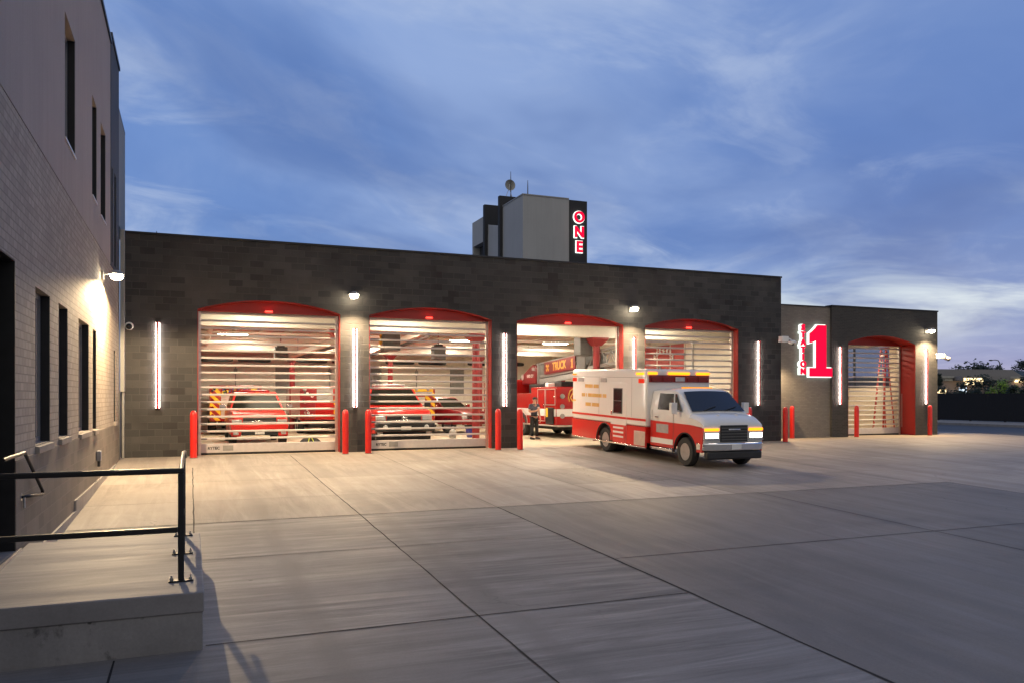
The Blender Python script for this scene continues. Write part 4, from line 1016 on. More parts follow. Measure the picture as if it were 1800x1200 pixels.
# ================================================================== VEHICLES IN THE BAYS
def road_car(name, loc, label, cat, body, hw, hood, roof, length, pickup=False, chrome_bar=True, rz=0, trim='black_plastic'):
    """front end at local y = 0 facing -Y"""
    t = thing(name, loc, label, cat, None, (0, 0, rz))
    def b(mb, n, m, parent=t, **kw): return mb.build(n, m, parent, **kw)
    def rg(y, w0, z0, w1, z1, w2, z2): return [(-w0, y, z0), (w0, y, z0), (w1, y, z1), (w2, y, z2), (-w2, y, z2), (-w1, y, z1)]
    mb = MB()
    mb.loft([rg(.02, hw * .90, .55, hw * .93, hood - .38, hw * .86, hood - .20), rg(.12, hw * .95, .45, hw * .98, hood - .28, hw * .90, hood - .07), rg(.55, hw, .42, hw, hood - .22, hw * .93, hood - .01), rg(1.25, hw, .42, hw, hood - .12, hw * .95, hood + .06), rg(1.45, hw, .42, hw, hood - .1, hw * .96, hood + .05), rg(length, hw * .97, .5, hw * .98, hood - .1, hw * .95, hood + .05)])
    b(mb, 'body', body, bev=.03)
    ye = 3.0 if pickup else length - .25; gw = hw * .95; tw_ = hw * .76; bz = hood + .06
    mb = MB()
    mb.loft([[(-gw, 1.25, bz), (gw, 1.25, bz), (gw, 1.27, bz + .01), (-gw, 1.27, bz + .01)], [(-tw_, 1.95, bz), (tw_, 1.95, bz), (tw_, 1.95, roof - .03), (-tw_, 1.95, roof - .03)],
             [(-gw * .97, 2.2, bz), (gw * .97, 2.2, bz), (tw_, 2.2, roof), (-tw_, 2.2, roof)], [(-gw * .97, ye - .4, bz), (gw * .97, ye - .4, bz), (tw_, ye - .4, roof), (-tw_, ye - .4, roof)], [(-gw * .95, ye, bz), (gw * .95, ye, bz), (tw_ * .95, ye - .1, roof - .06), (-tw_ * .95, ye - .1, roof - .06)]])
    b(mb, 'cabin', body, bev=.03)
    def wp(u, v): return (u * (gw * .93 + (tw_ - gw) * .93 * v), 1.26 + .70 * v - .022, bz + .03 + (roof - bz - .06) * v)
    mb = MB(); mb._a([wp(-1, .05), wp(1, .05), wp(.97, .93), wp(-.97, .93)], [(0, 1, 2, 3)], 0); b(mb, 'windscreen', 'dull_glass')
    for s in (-1, 1):
        def q(y, v): return (s * ((gw * .975 + (tw_ - gw * .975) * v) + .012), y, bz + .03 + (roof - bz - .06) * v)
        mb = MB(); mb._a([q(1.75, .08), q(ye - .3, .08), q(ye - .4, .9), q(2.15, .9)], [(0, 1, 2, 3)], 0); b(mb, 'side_window', 'dull_glass')
        x0, x1 = sorted((s * hw * .60, s * hw * .94)); mb = MB(); mb.box(x0, x1, -.02, .10, hood - .44, hood - .26); b(mb, 'headlight', 'clear_lens', bev=.03)
        x0, x1 = sorted((s * hw * .72, s * hw * .90)); mb = MB(); mb.box(x0, x1, -.085, -.03, .42, .52); b(mb, 'fog_lamp', 'clear_lens', bev=.02)
        mb = MB(); mb.path([(s * hw * .98, 1.5, hood + .08), (s * (hw + .1), 1.48, hood + .12)], .02, 6)
        x0, x1 = sorted((s * (hw + .08), s * (hw + .30))); mb.box(x0, x1, 1.42, 1.54, hood + .04, hood + .26); b(mb, 'mirror', trim if pickup else 'chrome', bev=.03)
        for y in (.95, length - 1.0): wheel(t, s * (hw - .13), y, .40, .40, .26, s, axis='x')
    mb = MB(); mb.box(-hw * .57, hw * .57, -.035, .06, hood - .50, hood - .20); g = b(mb, 'grille', 'black_plastic', bev=.02)
    mb = MB()
    for z in ((hood - .34,) if chrome_bar else (hood - .44, hood - .28)): mb.box(-hw * .57, hw * .57, -.05, -.036, z - .03, z + .03)
    b(mb, 'chrome_bar', 'chrome' if chrome_bar else 'dark_grey', g, bev=.008)
    mb = MB(); mb.ball((0, -.05, hood - .34), (.11, .02, .05), 12, 6); b(mb, 'badge', 'chrome', g)
    return t, b
suv, b = road_car('sport_utility', (2.28, 29.6, 0), 'bright red sport utility with a chrome grille bar behind the first shutter', 'suv', 'red_paint', 1.0, 1.22, 1.93, 5.3)
mb = MB(); mb.box(-.98, .98, -.07, .10, .56, .80); b(mb, 'bumper', 'red_paint', bev=.05)
mb = MB(); mb.box(-.62, .62, -.05, .10, .40, .555); lo = b(mb, 'air_intake', 'black_plastic', bev=.02)
mb = MB(); mb.box(-.16, .16, -.065, -.051, .43, .56); b(mb, 'number_plate', 'white_paint', lo)
for s in (-1, 1):
    x0, x1 = sorted((s * .63, s * .97)); mb = MB(); mb.box(x0, x1, -.055, .1, .36, .558); b(mb, 'bumper_corner', 'red_paint', bev=.04)
mb = MB(); mb.box(-.55, .55, 2.3, 2.5, 1.94, 2.02); b(mb, 'light_bar', 'red_lens', bev=.03)
pk, b = road_car('pickup_truck', (7.12, 28.0, 0), 'heavy red pickup with black grille and bumper behind the second shutter', 'pickup truck', 'red_paint', 1.10, 1.34, 2.12, 6.2, True, False)
mb = MB(); mb.box(-1.08, 1.08, -.30, .05, .52, .84); bu = b(mb, 'bumper', 'black_plastic', bev=.05)
mb = MB(); mb.box(-.18, .18, -.315, -.301, .58, .72); b(mb, 'number_plate', 'white_paint', bu)
mb = MB(); mb.path([(-.55, -.32, .88), (.0, -.34, .93), (.55, -.32, .88)], .03, 8); b(mb, 'chrome_strip', 'chrome', bu)
mb = MB(); mb.box(-1.0, 1.0, .02, .3, .22, .50); b(mb, 'skid_plate', 'black_metal', bev=.03)
mb = MB(); mb.box(-.62, .62, 2.25, 2.55, 2.13, 2.25); b(mb, 'light_bar', 'clear_lens', bev=.04)
for s in (-1, 1):
    mb = MB(); mb.ball((s * .75, -.31, .68), (.09, .03, .09), 12, 6); b(mb, 'driving_lamp', 'clear_lens', bu)
gp_, b = road_car('pickup_truck', (11.4, 41.2, 0), 'dark grey pickup far back in the bay, seen through the second shutter', 'pickup truck', 'grey_paint', 1.0, 1.2, 1.86, 5.6, True, False, R(28))
mb = MB(); mb.box(-.98, .98, -.12, .08, .46, .74); b(mb, 'bumper', 'dark_grey', bev=.05)

mc_, b = road_car('sport_utility', (12.7, 36.2, 0), 'maroon sport utility partly hidden by the red columns inside the second shutter', 'suv', 'maroon', .95, 1.12, 1.75, 4.8, False, True, R(30))
mb = MB(); mb.box(-.92, .92, -.09, .08, .42, .70); b(mb, 'bumper', 'maroon', bev=.05)

def engine_rear(loc, w, h_, length, label, side_gear, rz=0):
    """fire engine seen from its chevron striped tail, tail at local y = 0"""
    t = thing('fire_engine', loc, label, 'fire engine', None, (0, 0, rz))
    def b(mb, n, m, parent=t, **kw): return mb.build(n, m, parent, **kw)
    mb = MB(); mb.box(-w / 2, w / 2, .02, length, .62, h_); b(mb, 'body', 'engine_red', bev=.03)
    for s in (-1, 1):
        x0, x1 = sorted((s * (w / 2 - .48), s * (w / 2 - .02))); mb = MB(); mb.box(x0, x1, -.01, .018, .66, h_ - .05); b(mb, 'chevron_panel', 'chevron')
        for z in (.9, 1.25, 1.6):
            mb = MB(); mb.lathe([(.075, 0), (.07, -.03), (0, -.035)], (s * (w / 2 - .12), -.011, z), 14, axis='y'); b(mb, 'tail_light', 'red_lens')
        for y in (1.3, length - 1.2): wheel(t, s * (w / 2 - .18), y, .48, .48, .3, s, axis='x')
    mb = MB(); mb.box(-w / 2 + .5, w / 2 - .5, -.012, .018, .75, h_ - .45); b(mb, 'roller_shutter', 'aluminium')
    mb = MB(); mb.box(-w / 2, w / 2, -.38, .0, .48, .56); b(mb, 'tail_step', 'aluminium', bev=.01)
    mb = MB(); mb.box(-.6, .6, .1, length - .3, .30, .60); b(mb, 'chassis', 'black_rubber')
    if side_gear:
        rr = random.Random(side_gear); mb = MB()
        for k in range(46):
            x = rr.uniform(-w / 2 + .1, w / 2 - .1); z = h_ - .38 + rr.uniform(0, .32); r = rr.uniform(.03, .07)
            mb.tube((x, -.03, z), (x, .015, z), r, n=8, m=rr.choice([0, 0, 0, 1, 2, 3]))
        b(mb, 'hose_bed', ['black_cloth', 'yellow', 'blue_plastic', 'mid_grey'])
    else:
        mb = MB()
        for k in range(4):
            x = -w / 2 + .35 + k * (w - .7) / 3; mb.ball((x, -.03, h_ - .1), (.08, .04, .08), 10, 6)
        mb.box(-w / 2 + .15, w / 2 - .15, -.03, -.012, h_ - .30, h_ - .22); b(mb, 'marker_lamps', 'clear_lens')
        mb = MB(); mb.box(-w / 2 + .5, w / 2 - .1, -.011, .0, h_ - .2, h_ - .04); b(mb, 'upper_panel', 'yellow')
    return t, b
engine_rear((1.95, 39.0, 0), 2.3, 2.28, 6.2, 'fire engine tail with chevrons and packed hose, left of the red sport utility', 3)
engine_rear((9.35, 35.6, 0), 2.35, 2.20, 6.5, 'fire engine tail with orange and red chevrons behind the red pickup', 0)
# pumper with its side panel of valves, seen between the two
t = thing('pumper_truck', (5.75, 38.2, 0), 'maroon pumper with a gauge panel, right of the red sport utility behind the first shutter', 'fire engine')
def b(mb, n, m, parent=t, **kw): return mb.build(n, m, parent, **kw)
mb = MB(); mb.box(-1.0, 1.05, .02, 6.0, .66, 2.25); b(mb, 'body', 'engine_red', bev=.03)
mb = MB(); mb.box(-.98, -.30, -.012, .018, .75, 2.1); pp = b(mb, 'pump_panel', 'maroon', bev=.01)
rr = random.Random(4)
for k in range(14):
    x = rr.uniform(-.9, -.35); z = rr.uniform(.9, 2.0)
    mb = MB(); mb.lathe([(.07, 0), (.065, -.03), (.05, -.032), (0, -.03)], (x, -.013, z), 12, axis='y'); b(mb, 'gauge', rr.choice(['white_paint', 'chrome', 'black_plastic']), pp)
mb = MB(); mb.box(.55, 1.03, -.012, .018, .7, 1.75); b(mb, 'chevron_panel', 'chevron')
mb = MB(); mb.box(-.25, .52, -.012, .018, 1.55, 2.15); b(mb, 'equipment_panel', 'mid_grey', bev=.02)
mb = MB(); mb.box(-1.0, 1.05, -.4, 0, .52, .60); b(mb, 'tail_step', 'aluminium')
mb = MB(); mb.box(-.6, .6, .1, 5.6, .3, .64); b(mb, 'chassis', 'black_rubber')
for s in (-1, 1):
    for y in (1.2, 4.9): wheel(t, s * .85, y, .48, .48, .3, s, axis='x')
    mb = MB(); mb.ball((s * .8, -.03, 2.1), (.09, .04, .09), 10, 6); b(mb, 'work_lamp', 'clear_lens')

# ------------------------------------------------------------------ ladder truck in the open bay
LT = (15.45, 30.25, 0)
lt = thing('ladder_truck', LT, 'dark red aerial ladder truck parked inside the open doorway', 'fire truck')
def b(mb, n, m, parent=lt, **kw): return mb.build(n, m, parent, LT, **kw)
W0, W1 = 14.2, 16.7
mb = MB(); mb.prism([(30.25, .56), (30.25, 2.18), (32.9, 2.18), (32.9, 1.92), (36.2, 1.92), (36.2, .56)], 'x', W0, W1); b(mb, 'body', 'engine_red', bev=.02)
mb = MB(); mb.box(W0 + .1, W1 - .1, 36.2, 39.5, .6, 2.6); b(mb, 'cab', 'engine_red', bev=.1)
mb = MB(); mb.box(W0 + .4, W1 - .4, 30.4, 39, .35, .56); b(mb, 'chassis', 'black_rubber')
mb = MB(); mb.box(W0 - .006, W0 - .001, 30.27, 36.1, .93, 1.24); b(mb, 'white_band', 'white_paint')
mb = MB(); mb.box(W0 + .02, W1, 30.243, 30.249, .93, 1.24); b(mb, 'white_band', 'white_paint')
for y0, y1, z0, z1 in ((31.35, 32.15, .70, 2.10), (30.32, 31.30, 1.40, 2.10)):
    mb = MB()
    mb.box(W0 - .02, W0 - .007, y0, y0 + .035, z0, z1); mb.box(W0 - .02, W0 - .007, y1 - .035, y1, z0, z1); mb.box(W0 - .02, W0 - .007, y0 + .035, y1 - .035, z0, z0 + .035); mb.box(W0 - .02, W0 - .007, y0 + .035, y1 - .035, z1 - .035, z1)
    d = b(mb, 'locker_door', 'aluminium'); mb = MB(); mb.box(W0 - .04, W0 - .021, y0 + .08, y0 + .16, (z0 + z1) / 2 - .05, (z0 + z1) / 2 + .05); mb.build('handle', 'chrome', d, LT, bev=.01)
mb = MB(); mb.box(W0 - .06, W0 - .021, 30.42, 31.2, .60, 1.30); ot = b(mb, 'outrigger', 'black_metal', bev=.03)
mb = MB(); mb.box(W0 - .066, W0 - .061, 30.95, 31.15, .9, 1.28); mb.build('warning_panel', 'yellow', ot, LT)
mb = MB(); mb.box(W0 - .05, W1 + .03, 30.0, 36.2, .50, .558); b(mb, 'step_rail', 'aluminium', bev=.01)
for z in (.95, 1.35, 1.78):
    for x in (W0 + .28,):
        mb = MB(); mb.lathe([(.105, 0), (.10, -.04), (.06, -.05), (0, -.05)], (x, 30.24, z), 16, axis='y'); b(mb, 'tail_light', 'mid_grey')
mb = MB(); mb.path([(W0 + .62, 30.235, 1.55), (W0 + .56, 30.235, 1.75), (W0 + .64, 30.235, 2.0), (W0 + .78, 30.235, 2.1), (W0 + .80, 30.235, 1.95), (W0 + .66, 30.235, 1.72), (W0 + .78, 30.235, 1.55)], .028, 6); b(mb, 'gilt_scroll', 'gold')
for s, x in ((-1, W0 + .14), (1, W1 - .14)):
    for y in (33.9, 35.1): wheel(lt, x - LT[0], y - LT[1], .54, .54, .3, s, axis='x')
mb = MB()
for i in range(13):
    t0, t1 = math.pi * i / 13, math.pi * (i + 1) / 13
    P = lambda t_, r_: (W0 - .03, 33.9 + r_ * math.cos(t_), .54 + r_ * math.sin(t_))
    mb.quad(P(t0, .60), P(t1, .60), P(t1, .68), P(t0, .68))
b(mb, 'wheel_trim', 'aluminium')
mb = MB(); mb.box(15.0, 16.3, 33.2, 35.0, 1.93, 2.35); mb.box(14.9, 16.4, 31.2, 33.1, 2.185, 2.42); b(mb, 'turntable', 'black_metal', bev=.04)
mb = MB(); mb.box(14.55, 14.9, 31.85, 32.15, 2.185, 2.38); b(mb, 'spot_lamp', 'white_paint', bev=.03)
# aerial ladder: two trussed rails, tilted up towards the door
LY0, LZ0, LTILT = 34.9, 2.62, -.052
def lz(y, up=0.): return LZ0 + (LY0 - y) * -LTILT + up
mb = MB()
for x in (15.32, 16.12):
    mb.box(x, x, 0, 0, 0, 0) if False else None
    for up, hh in ((0, .12), (.62, .10)):
        mb._a([(x, 27.2, lz(27.2, up)), (x + .09, 27.2, lz(27.2, up)), (x + .09, LY0, lz(LY0, up)), (x, LY0, lz(LY0, up)), (x, 27.2, lz(27.2, up) + hh), (x + .09, 27.2, lz(27.2, up) + hh), (x + .09, LY0, lz(LY0, up) + hh), (x, LY0, lz(LY0, up) + hh)],
              [(0, 3, 2, 1), (4, 5, 6, 7), (0, 1, 5, 4), (1, 2, 6, 5), (2, 3, 7, 6), (3, 0, 4, 7)], 0)
    y = 27.25; k = 0
    while y < LY0 - .4:
        z0, z1 = (lz(y, .12), lz(y + .38, .62)) if k % 2 == 0 else (lz(y, .62), lz(y + .38, .12))
        mb.tube((x + .045, y, z0), (x + .045, y + .38, z1), .026, n=6); y += .38; k += 1
y = 27.4
while y < LY0: mb.tube((15.40, y, lz(y, .10)), (16.13, y, lz(y, .10)), .022, n=6); y += .36
b(mb, 'aerial_ladder', 'mid_grey')
mb = MB()
def lbox(y0, y1, u0, u1, x0, x1, m=0):
    mb._a([(x0, y0, lz(y0, u0)), (x1, y0, lz(y0, u0)), (x1, y1, lz(y1, u0)), (x0, y1, lz(y1, u0)), (x0, y0, lz(y0, u1)), (x1, y0, lz(y0, u1)), (x1, y1, lz(y1, u1)), (x0, y1, lz(y1, u1))],
          [(0, 3, 2, 1), (4, 5, 6, 7), (0, 1, 5, 4), (1, 2, 6, 5), (2, 3, 7, 6), (3, 0, 4, 7)], m)
lbox(30.55, 33.75, .10, .66, 15.24, 15.28); nm = b(mb, 'name_board', 'maroon')
ym = 32.15
fr = frame((15.232 - LT[0], 31.95 - LT[1], lz(31.95, .375)), (0, -1, -LTILT), (0, LTILT, 1))
text_mesh('lettering', 'TRUCK', .50, 'gold', nm, fr @ Matrix.Translation((-.20, 0, 0)), .004, .014, xs=.86)
k_ = .40 / 2.18; mb = MB(); mb.prism([(30.86 - (x - 25.0) * k_ * .95, lz(30.86, .375) + (z - 3.71) * k_) for x, z in [(24.50, 2.62), (25.68, 2.62), (25.68, 2.99), (25.35, 2.99), (25.35, 4.80), (24.93, 4.80), (24.64, 4.53), (24.50, 4.44), (24.50, 4.04), (24.85, 4.22), (24.85, 2.99), (24.50, 2.99)]], 'x', 15.226, 15.237); mb.build('lettering', 'gold', nm, LT, smooth=False)
mb = MB(); cy, cz_ = 33.38, lz(33.38, .38)
for k in range(4):
    a = math.pi / 4 + k * math.pi / 2
    mb.prism([(cy + .05 * math.cos(a - .9), cz_ + .05 * math.sin(a - .9)), (cy + .19 * math.cos(a - .35), cz_ + .19 * math.sin(a - .35)), (cy + .19 * math.cos(a + .35), cz_ + .19 * math.sin(a + .35)), (cy + .05 * math.cos(a + .9), cz_ + .05 * math.sin(a + .9))], 'x', 15.226, 15.237)
mb.tube((15.226, cy, cz_), (15.237, cy, cz_), .075, n=14); mb.build('emblem', 'gold', nm, LT)
mb = MB(); lbox(29.6, 30.4, -.1, .72, 15.22, 16.25); b(mb, 'ladder_housing', 'dark_grey', bev=.03)
mb = MB(); lbox(30.0, 34.6, -.30, -.06, 15.26, 15.34); b(mb, 'lower_boom', 'mid_grey', bev=.01)
# platform bucket
mb = MB(); mb.prism([(34.5, 2.36), (34.5, 3.2), (34.9, 3.3), (35.6, 3.05), (36.6, 2.62), (36.75, 2.36)], 'x', 15.15, 16.7); bk_ = b(mb, 'platform_bucket', 'maroon', bev=.04)
fr = frame((15.142 - LT[0], 35.20 - LT[1], 2.74), (0, -1, 0), (0, 0, 1))
text_mesh('lettering', 'RAPID CITY', .21, 'white_paint', bk_, fr, .003, .006, xs=.72)
mb = MB(); mb.lathe([(.16, -.004), (.16, .004), (.10, .004), (.10, -.004), (.16, -.004)], (15.142, 36.15, 2.72), 18, axis='x'); mb.build('emblem', 'white_paint', bk_, LT)
mb = MB(); mb.box(15.10, 15.145, 34.65, 34.9, 3.0, 3.14); mb.build('spot_lamp', 'clear_lens', bk_, LT)
mb = MB(); mb.box(15.2, 16.4, 34.40, 34.49, 2.3, 3.3); b(mb, 'bucket_mount', 'mid_grey')

# ------------------------------------------------------------------ bay equipment
def ceiling_light(x, y, z, label, L_=1.25):
    t = thing('ceiling_light', (x, y, z), label, 'ceiling light', 'fluorescent fixtures under the bay ceiling')
    mb = MB(); mb.box(-L_ / 2, L_ / 2, -.30, .30, .03, .13); mb.build('housing', 'duct_white', t, bev=.01)
    mb = MB(); mb.box(-L_ / 2 + .05, L_ / 2 - .05, -.26, .26, .0, .029); mb.build('diffuser', 'tube_light', t)
    for sx_ in (-1, 1):
        mb = MB(); mb.tube((sx_ * L_ * .4, 0, .13), (sx_ * L_ * .4, 0, 4.82 - z), .006, n=5); mb.build('hanger', 'steel', t)
bays = ['first shutter', 'second shutter', 'open doorway', 'fourth doorway behind the ambulance']
rows_ = ['front row', 'second row', 'third row', 'rear row']
for i, xc in enumerate((2.3, 7.4, 12.55, 17.65)):
    for j, y in enumerate((26.9, 31.6, 36.4, 41.0)):
        dxx = (-.35, .5, -.6, .4)[j]
        ceiling_light(xc + dxx, y, (4.62, 4.40, 4.40, 4.38)[j], f'white fluorescent ceiling fixture inside the {bays[i]}, {rows_[j]}')
for x, y, z, lb in ((29.2, 30.2, 4.35, 'white fluorescent ceiling fixture inside the annex doorway'),): ceiling_light(x, y, z, lb)
def hung_box(x, y, z, w, h_, label, cap='maroon', knob=True):
    t = thing('hose_reel_box', (x, y, z), label, 'hanging box', 'dark boxes hung under the bay ceiling')
    mb = MB(); mb.box(-w / 2, w / 2, -.3, .3, 0, h_); mb.build('case', 'dark_grey', t, bev=.03)
    mb = MB(); mb.box(-w * .3, w * .3, -.2, .2, h_ + .001, h_ + .09); mb.build('cap', 'black_plastic', t, bev=.02)
    mb = MB(); mb.tube((0, 0, h_ + .09), (0, 0, 4.82 - z), .03, n=8); mb.build('hanger', cap, t)
    if knob:
        mb = MB(); mb.lathe([(.10, -.05), (.13, 0), (.10, .05), (0, .05)], (-w / 2 - .06, -.1, h_ * .55), 14, axis='x'); mb.lathe([(.06, -.04), (.08, 0), (.06, .04), (0, .04)], (-w / 2 - .06, -.1, h_ * .85), 12, axis='x'); mb.build('cable_reel', 'yellow', t)
hung_box(7.06, 29.9, 3.50, .66, .62, 'dark box with yellow reels hanging inside the second shutter')
hung_box(10.65, 35.5, 3.46, .55, .62, 'smaller dark box hanging beside the red columns inside the second shutter', knob=False)
hung_box(14.78, 28.9, 3.42, .55, .85, 'tall dark box hanging against the red column in the open doorway', knob=False)
hung_box(4.05, 40.0, 3.60, .60, .55, 'dark box hanging at the rear inside the first shutter', knob=False)
def duct(pts, r, label, mat='duct_white'):
    o = thing('exhaust_duct', pts[0], label, 'duct', 'pale pipes under the bay ceiling')
    mb = MB(); mb.path([tuple(Vector(p) - Vector(pts[0])) for p in pts], r, 12); mb.build('pipe', mat, o)
    mb = MB(); n = len(pts) - 1
    for k in range(1, 6):
        p = Vector(pts[0]).lerp(Vector(pts[-1]), k / 6) - Vector(pts[0]); mb.tube((p.x, p.y, p.z), (p.x, p.y, 4.82 - pts[0][2]), .008, n=5)
    mb.build('hanger', 'steel', o)
duct([(5.9, 29.0, 4.25), (5.9, 45.5, 4.25)], .13, 'round pale exhaust duct running back inside the second shutter')
duct([(.7, 29.0, 4.35), (.7, 45.5, 4.35)], .11, 'round pale exhaust duct running back inside the first shutter')
duct([(-1.0, 37.5, 4.15), (21, 37.5, 4.15)], .085, 'long pale pipe crossing all the bays under the ceiling')
duct([(10.9, 29.0, 4.42), (10.9, 45.5, 4.42)], .14, 'round pale exhaust duct inside the open doorway')
duct([(-1.0, 33.8, 4.30), (21, 33.8, 4.30)], .06, 'thin pale pipe crossing all the bays nearer the doors')
for x0, y0, x1, y1, lb in ((4.3, 40.6, 6.6, 33.5, 'sloping white exhaust rail with a dark edge inside the first shutter'), (7.3, 38.5, 9.0, 32.0, 'sloping white exhaust rail inside the second shutter')):
    t = thing('exhaust_rail', (x0, y0, 3.55), lb, 'exhaust rail'); d = Vector((x1 - x0, y1 - y0, .75))
    mb = MB(); a, c = Vector((0, 0, 0)), d; w_ = Vector((.12, 0, 0)); u_ = Vector((0, 0, .2))
    mb.loft([[tuple(p - w_), tuple(p + w_), tuple(p + w_ + u_), tuple(p - w_ + u_)] for p in (a, c)]); mb.build('rail', 'duct_white', t)
    mb = MB(); mb.loft([[tuple(p + w_ * 1.05 + Vector((0, 0, -.1))), tuple(p + w_ * 2 + Vector((0, 0, -.1))), tuple(p + w_ * 2 + u_), tuple(p + w_ * 1.05 + u_)] for p in (a, c)]); mb.build('hose_track', 'dark_grey', t)
    mb = MB(); mb.tube(tuple(d * .8 + u_), tuple(d * .8 + Vector((0, 0, 4.8 - 3.55 - .6))), .02, n=6); mb.tube(tuple(d * .2 + u_), tuple(d * .2 + Vector((0, 0, 4.8 - 3.55 - .15))), .02, n=6); mb.build('hanger', 'steel', t)
# bag by the sport utility, bin and bottle by the red column
t = thing('turnout_bag', (4.02, 29.5, 0), 'dark bag with two lime straps on the floor beside the red sport utility', 'bag')
mb = MB(); mb.loft([[(x, -.2 * s_, .0), (x, .2 * s_, 0), (x, .17 * s_, .16 * h2), (x, 0, .28 * h2), (x, -.17 * s_, .16 * h2)] for x, s_, h2 in ((-.36, .6, .6), (-.25, 1, .95), (0, 1.05, 1.1), (.25, 1, .95), (.38, .6, .55))]); mb.build('body', 'bag_cloth', t, bev=.02)
mb = MB()
for s_ in (-1, 1): mb.path([(s_ * .14, -.225, .02), (s_ * .08, -.20, .18), (s_ * .02, -.05, .325)], .016, 6)
mb.build('strap', 'lime', t)
t = thing('blue_bin', (11.35, 32.8, 0), 'small blue bin on the bay floor behind the red column', 'bin')
mb = MB(); mb.loft([[(-a, -a, z), (a, -a, z), (a, a, z), (-a, a, z)] for a, z in ((.17, 0), (.22, .45), (.20, .45), (.16, .03))]); mb.build('tub', 'blue_plastic', t)
mb = MB(); mb.loft([[(-a, -a, z), (a, -a, z), (a, a, z), (-a, a, z)] for a, z in ((.235, .40), (.235, .455), (.205, .455), (.205, .40))], caps=False); mb.build('rim', 'blue_plastic', t)
t = thing('water_jug', (10.35, 32.4, 0), 'pale plastic jug on the bay floor just left of the red column', 'jug')
mb = MB(); mb.lathe([(.13, 0), (.15, .03), (.15, .26), (.12, .34), (.045, .40), (.045, .45), (0, .45)], (0, 0, 0), 16); mb.build('body', 'pale_stucco', t)
mb = MB(); mb.lathe([(.05, .451), (.05, .49), (0, .49)], (0, 0, 0), 12); mb.build('cap', 'white_paint', t)
# red panelled banner on the east wall of the last bay
t = thing('wall_banner', (WX1 - .31, 33.4, 0), 'red panelled sign with white crest on the wall behind the fourth doorway', 'sign')
X = -.03
mb = MB(); mb.box(X, -.001, -1.75, 1.75, 2.2, 4.25); mb.build('panel', 'red_steel', t)
mb = MB()
for y in (-1.78, -.58, .58, 1.75): mb.box(X - .02, X - .001, y, y + .05, 2.2, 4.25)
mb.build('frame_bars', 'interior_white', t)
mb = MB()
for k in range(7):
    a = R(150 - k * 20); y, z = .9 * math.cos(a), 3.35 + .68 * math.sin(a)
    mb.tube((X - .03, y, z - .13), (X - .03, y + .05 * math.cos(a), z + .13), .045, n=6); mb.tube((X - .03, y - .09, z + .06 * (-1) ** k), (X - .03, y + .09, z), .03, n=6)
mb.build('arched_marks', 'white_paint', t)
mb = MB(); mb.path([(X - .03, .4, 3.25), (X - .03, .15, 3.05), (X - .03, .35, 2.85), (X - .03, -.05, 2.75), (X - .03, -.4, 2.9), (X - .03, -.15, 3.1)], .06, 8); mb.build('crest', 'pale_stucco', t)
for y, lb in ((31.0, 'white vertical pipe beside the red banner behind the fourth doorway'),):
    t = thing('wall_pipe', (WX1 - .36, y, 0), lb, 'pipe'); mb = MB(); mb.tube((0, 0, 0), (0, 0, 4.95), .05, n=10); mb.build('pipe', 'white_paint', t)
    mb = MB(); mb.box(-.06, .055, -.07, .07, 2.6, 2.66); mb.box(-.06, .055, -.07, .07, 4.2, 4.26); mb.build('clamp', 'steel', t)
# step ladder in the annex
t = thing('step_ladder', (30.45, 28.75, 0), 'tall red fibreglass step ladder standing inside the annex doorway', 'ladder', None, (0, 0, R(-75)))
H_ = 4.05   # front rails lean, rear legs close behind
for s in (-1, 1):
    mb = MB(); mb.loft([[(s * .25 - .03, -.02, 0), (s * .25 + .03, -.02, 0), (s * .25 + .03, .05, 0), (s * .25 - .03, .05, 0)], [(s * .12 - .03, .50, H_), (s * .12 + .03, .50, H_), (s * .12 + .03, .57, H_), (s * .12 - .03, .57, H_)]]); mb.build('side_rail', 'fibreglass', t)
    mb = MB(); mb.loft([[(s * .22 - .02, 1.15, 0), (s * .22 + .02, 1.15, 0), (s * .22 + .02, 1.20, 0), (s * .22 - .02, 1.20, 0)], [(s * .12 - .02, .60, H_ - .1), (s * .12 + .02, .60, H_ - .1), (s * .12 + .02, .64, H_ - .1), (s * .12 - .02, .64, H_ - .1)]]); mb.build('rear_leg', 'fibreglass', t)
for k in range(12):
    f = (k + 1) / 13; w_ = .25 - .13 * f; mb = MB(); mb.box(-w_ + .03, w_ - .03, .50 * f - .05, .50 * f + .06, H_ * f - .05, H_ * f + .02); mb.build('step', 'aluminium', t)
mb = MB(); mb.box(-.24, .24, .46, .68, H_ + .002, H_ + .06); mb.build('top_cap', 'fibreglass', t, bev=.02)
t = thing('parts_washer', (27.35, 30.6, 0), 'low pale cabinet on dark shelving inside the annex doorway behind the left bollard', 'cabinet')
mb = MB(); mb.box(-.45, .95, -.3, .3, 1.25, 1.75); mb.build('cabinet', 'mid_grey', t, bev=.02)
mb = MB()
for z in (.12, .5, .88): mb.box(-.45, .6, -.28, .28, z, z + .16)
for x in (-.44, .54): mb.box(x, x + .05, -.26, -.2, 0, 1.249); mb.box(x, x + .05, .2, .26, 0, 1.249)
mb.build('shelf', 'black_plastic', t)
mb = MB(); mb.box(-.3, .5, -.2, .2, 1.76, 1.95); mb.build('machine', 'dark_grey', t, bev=.05)

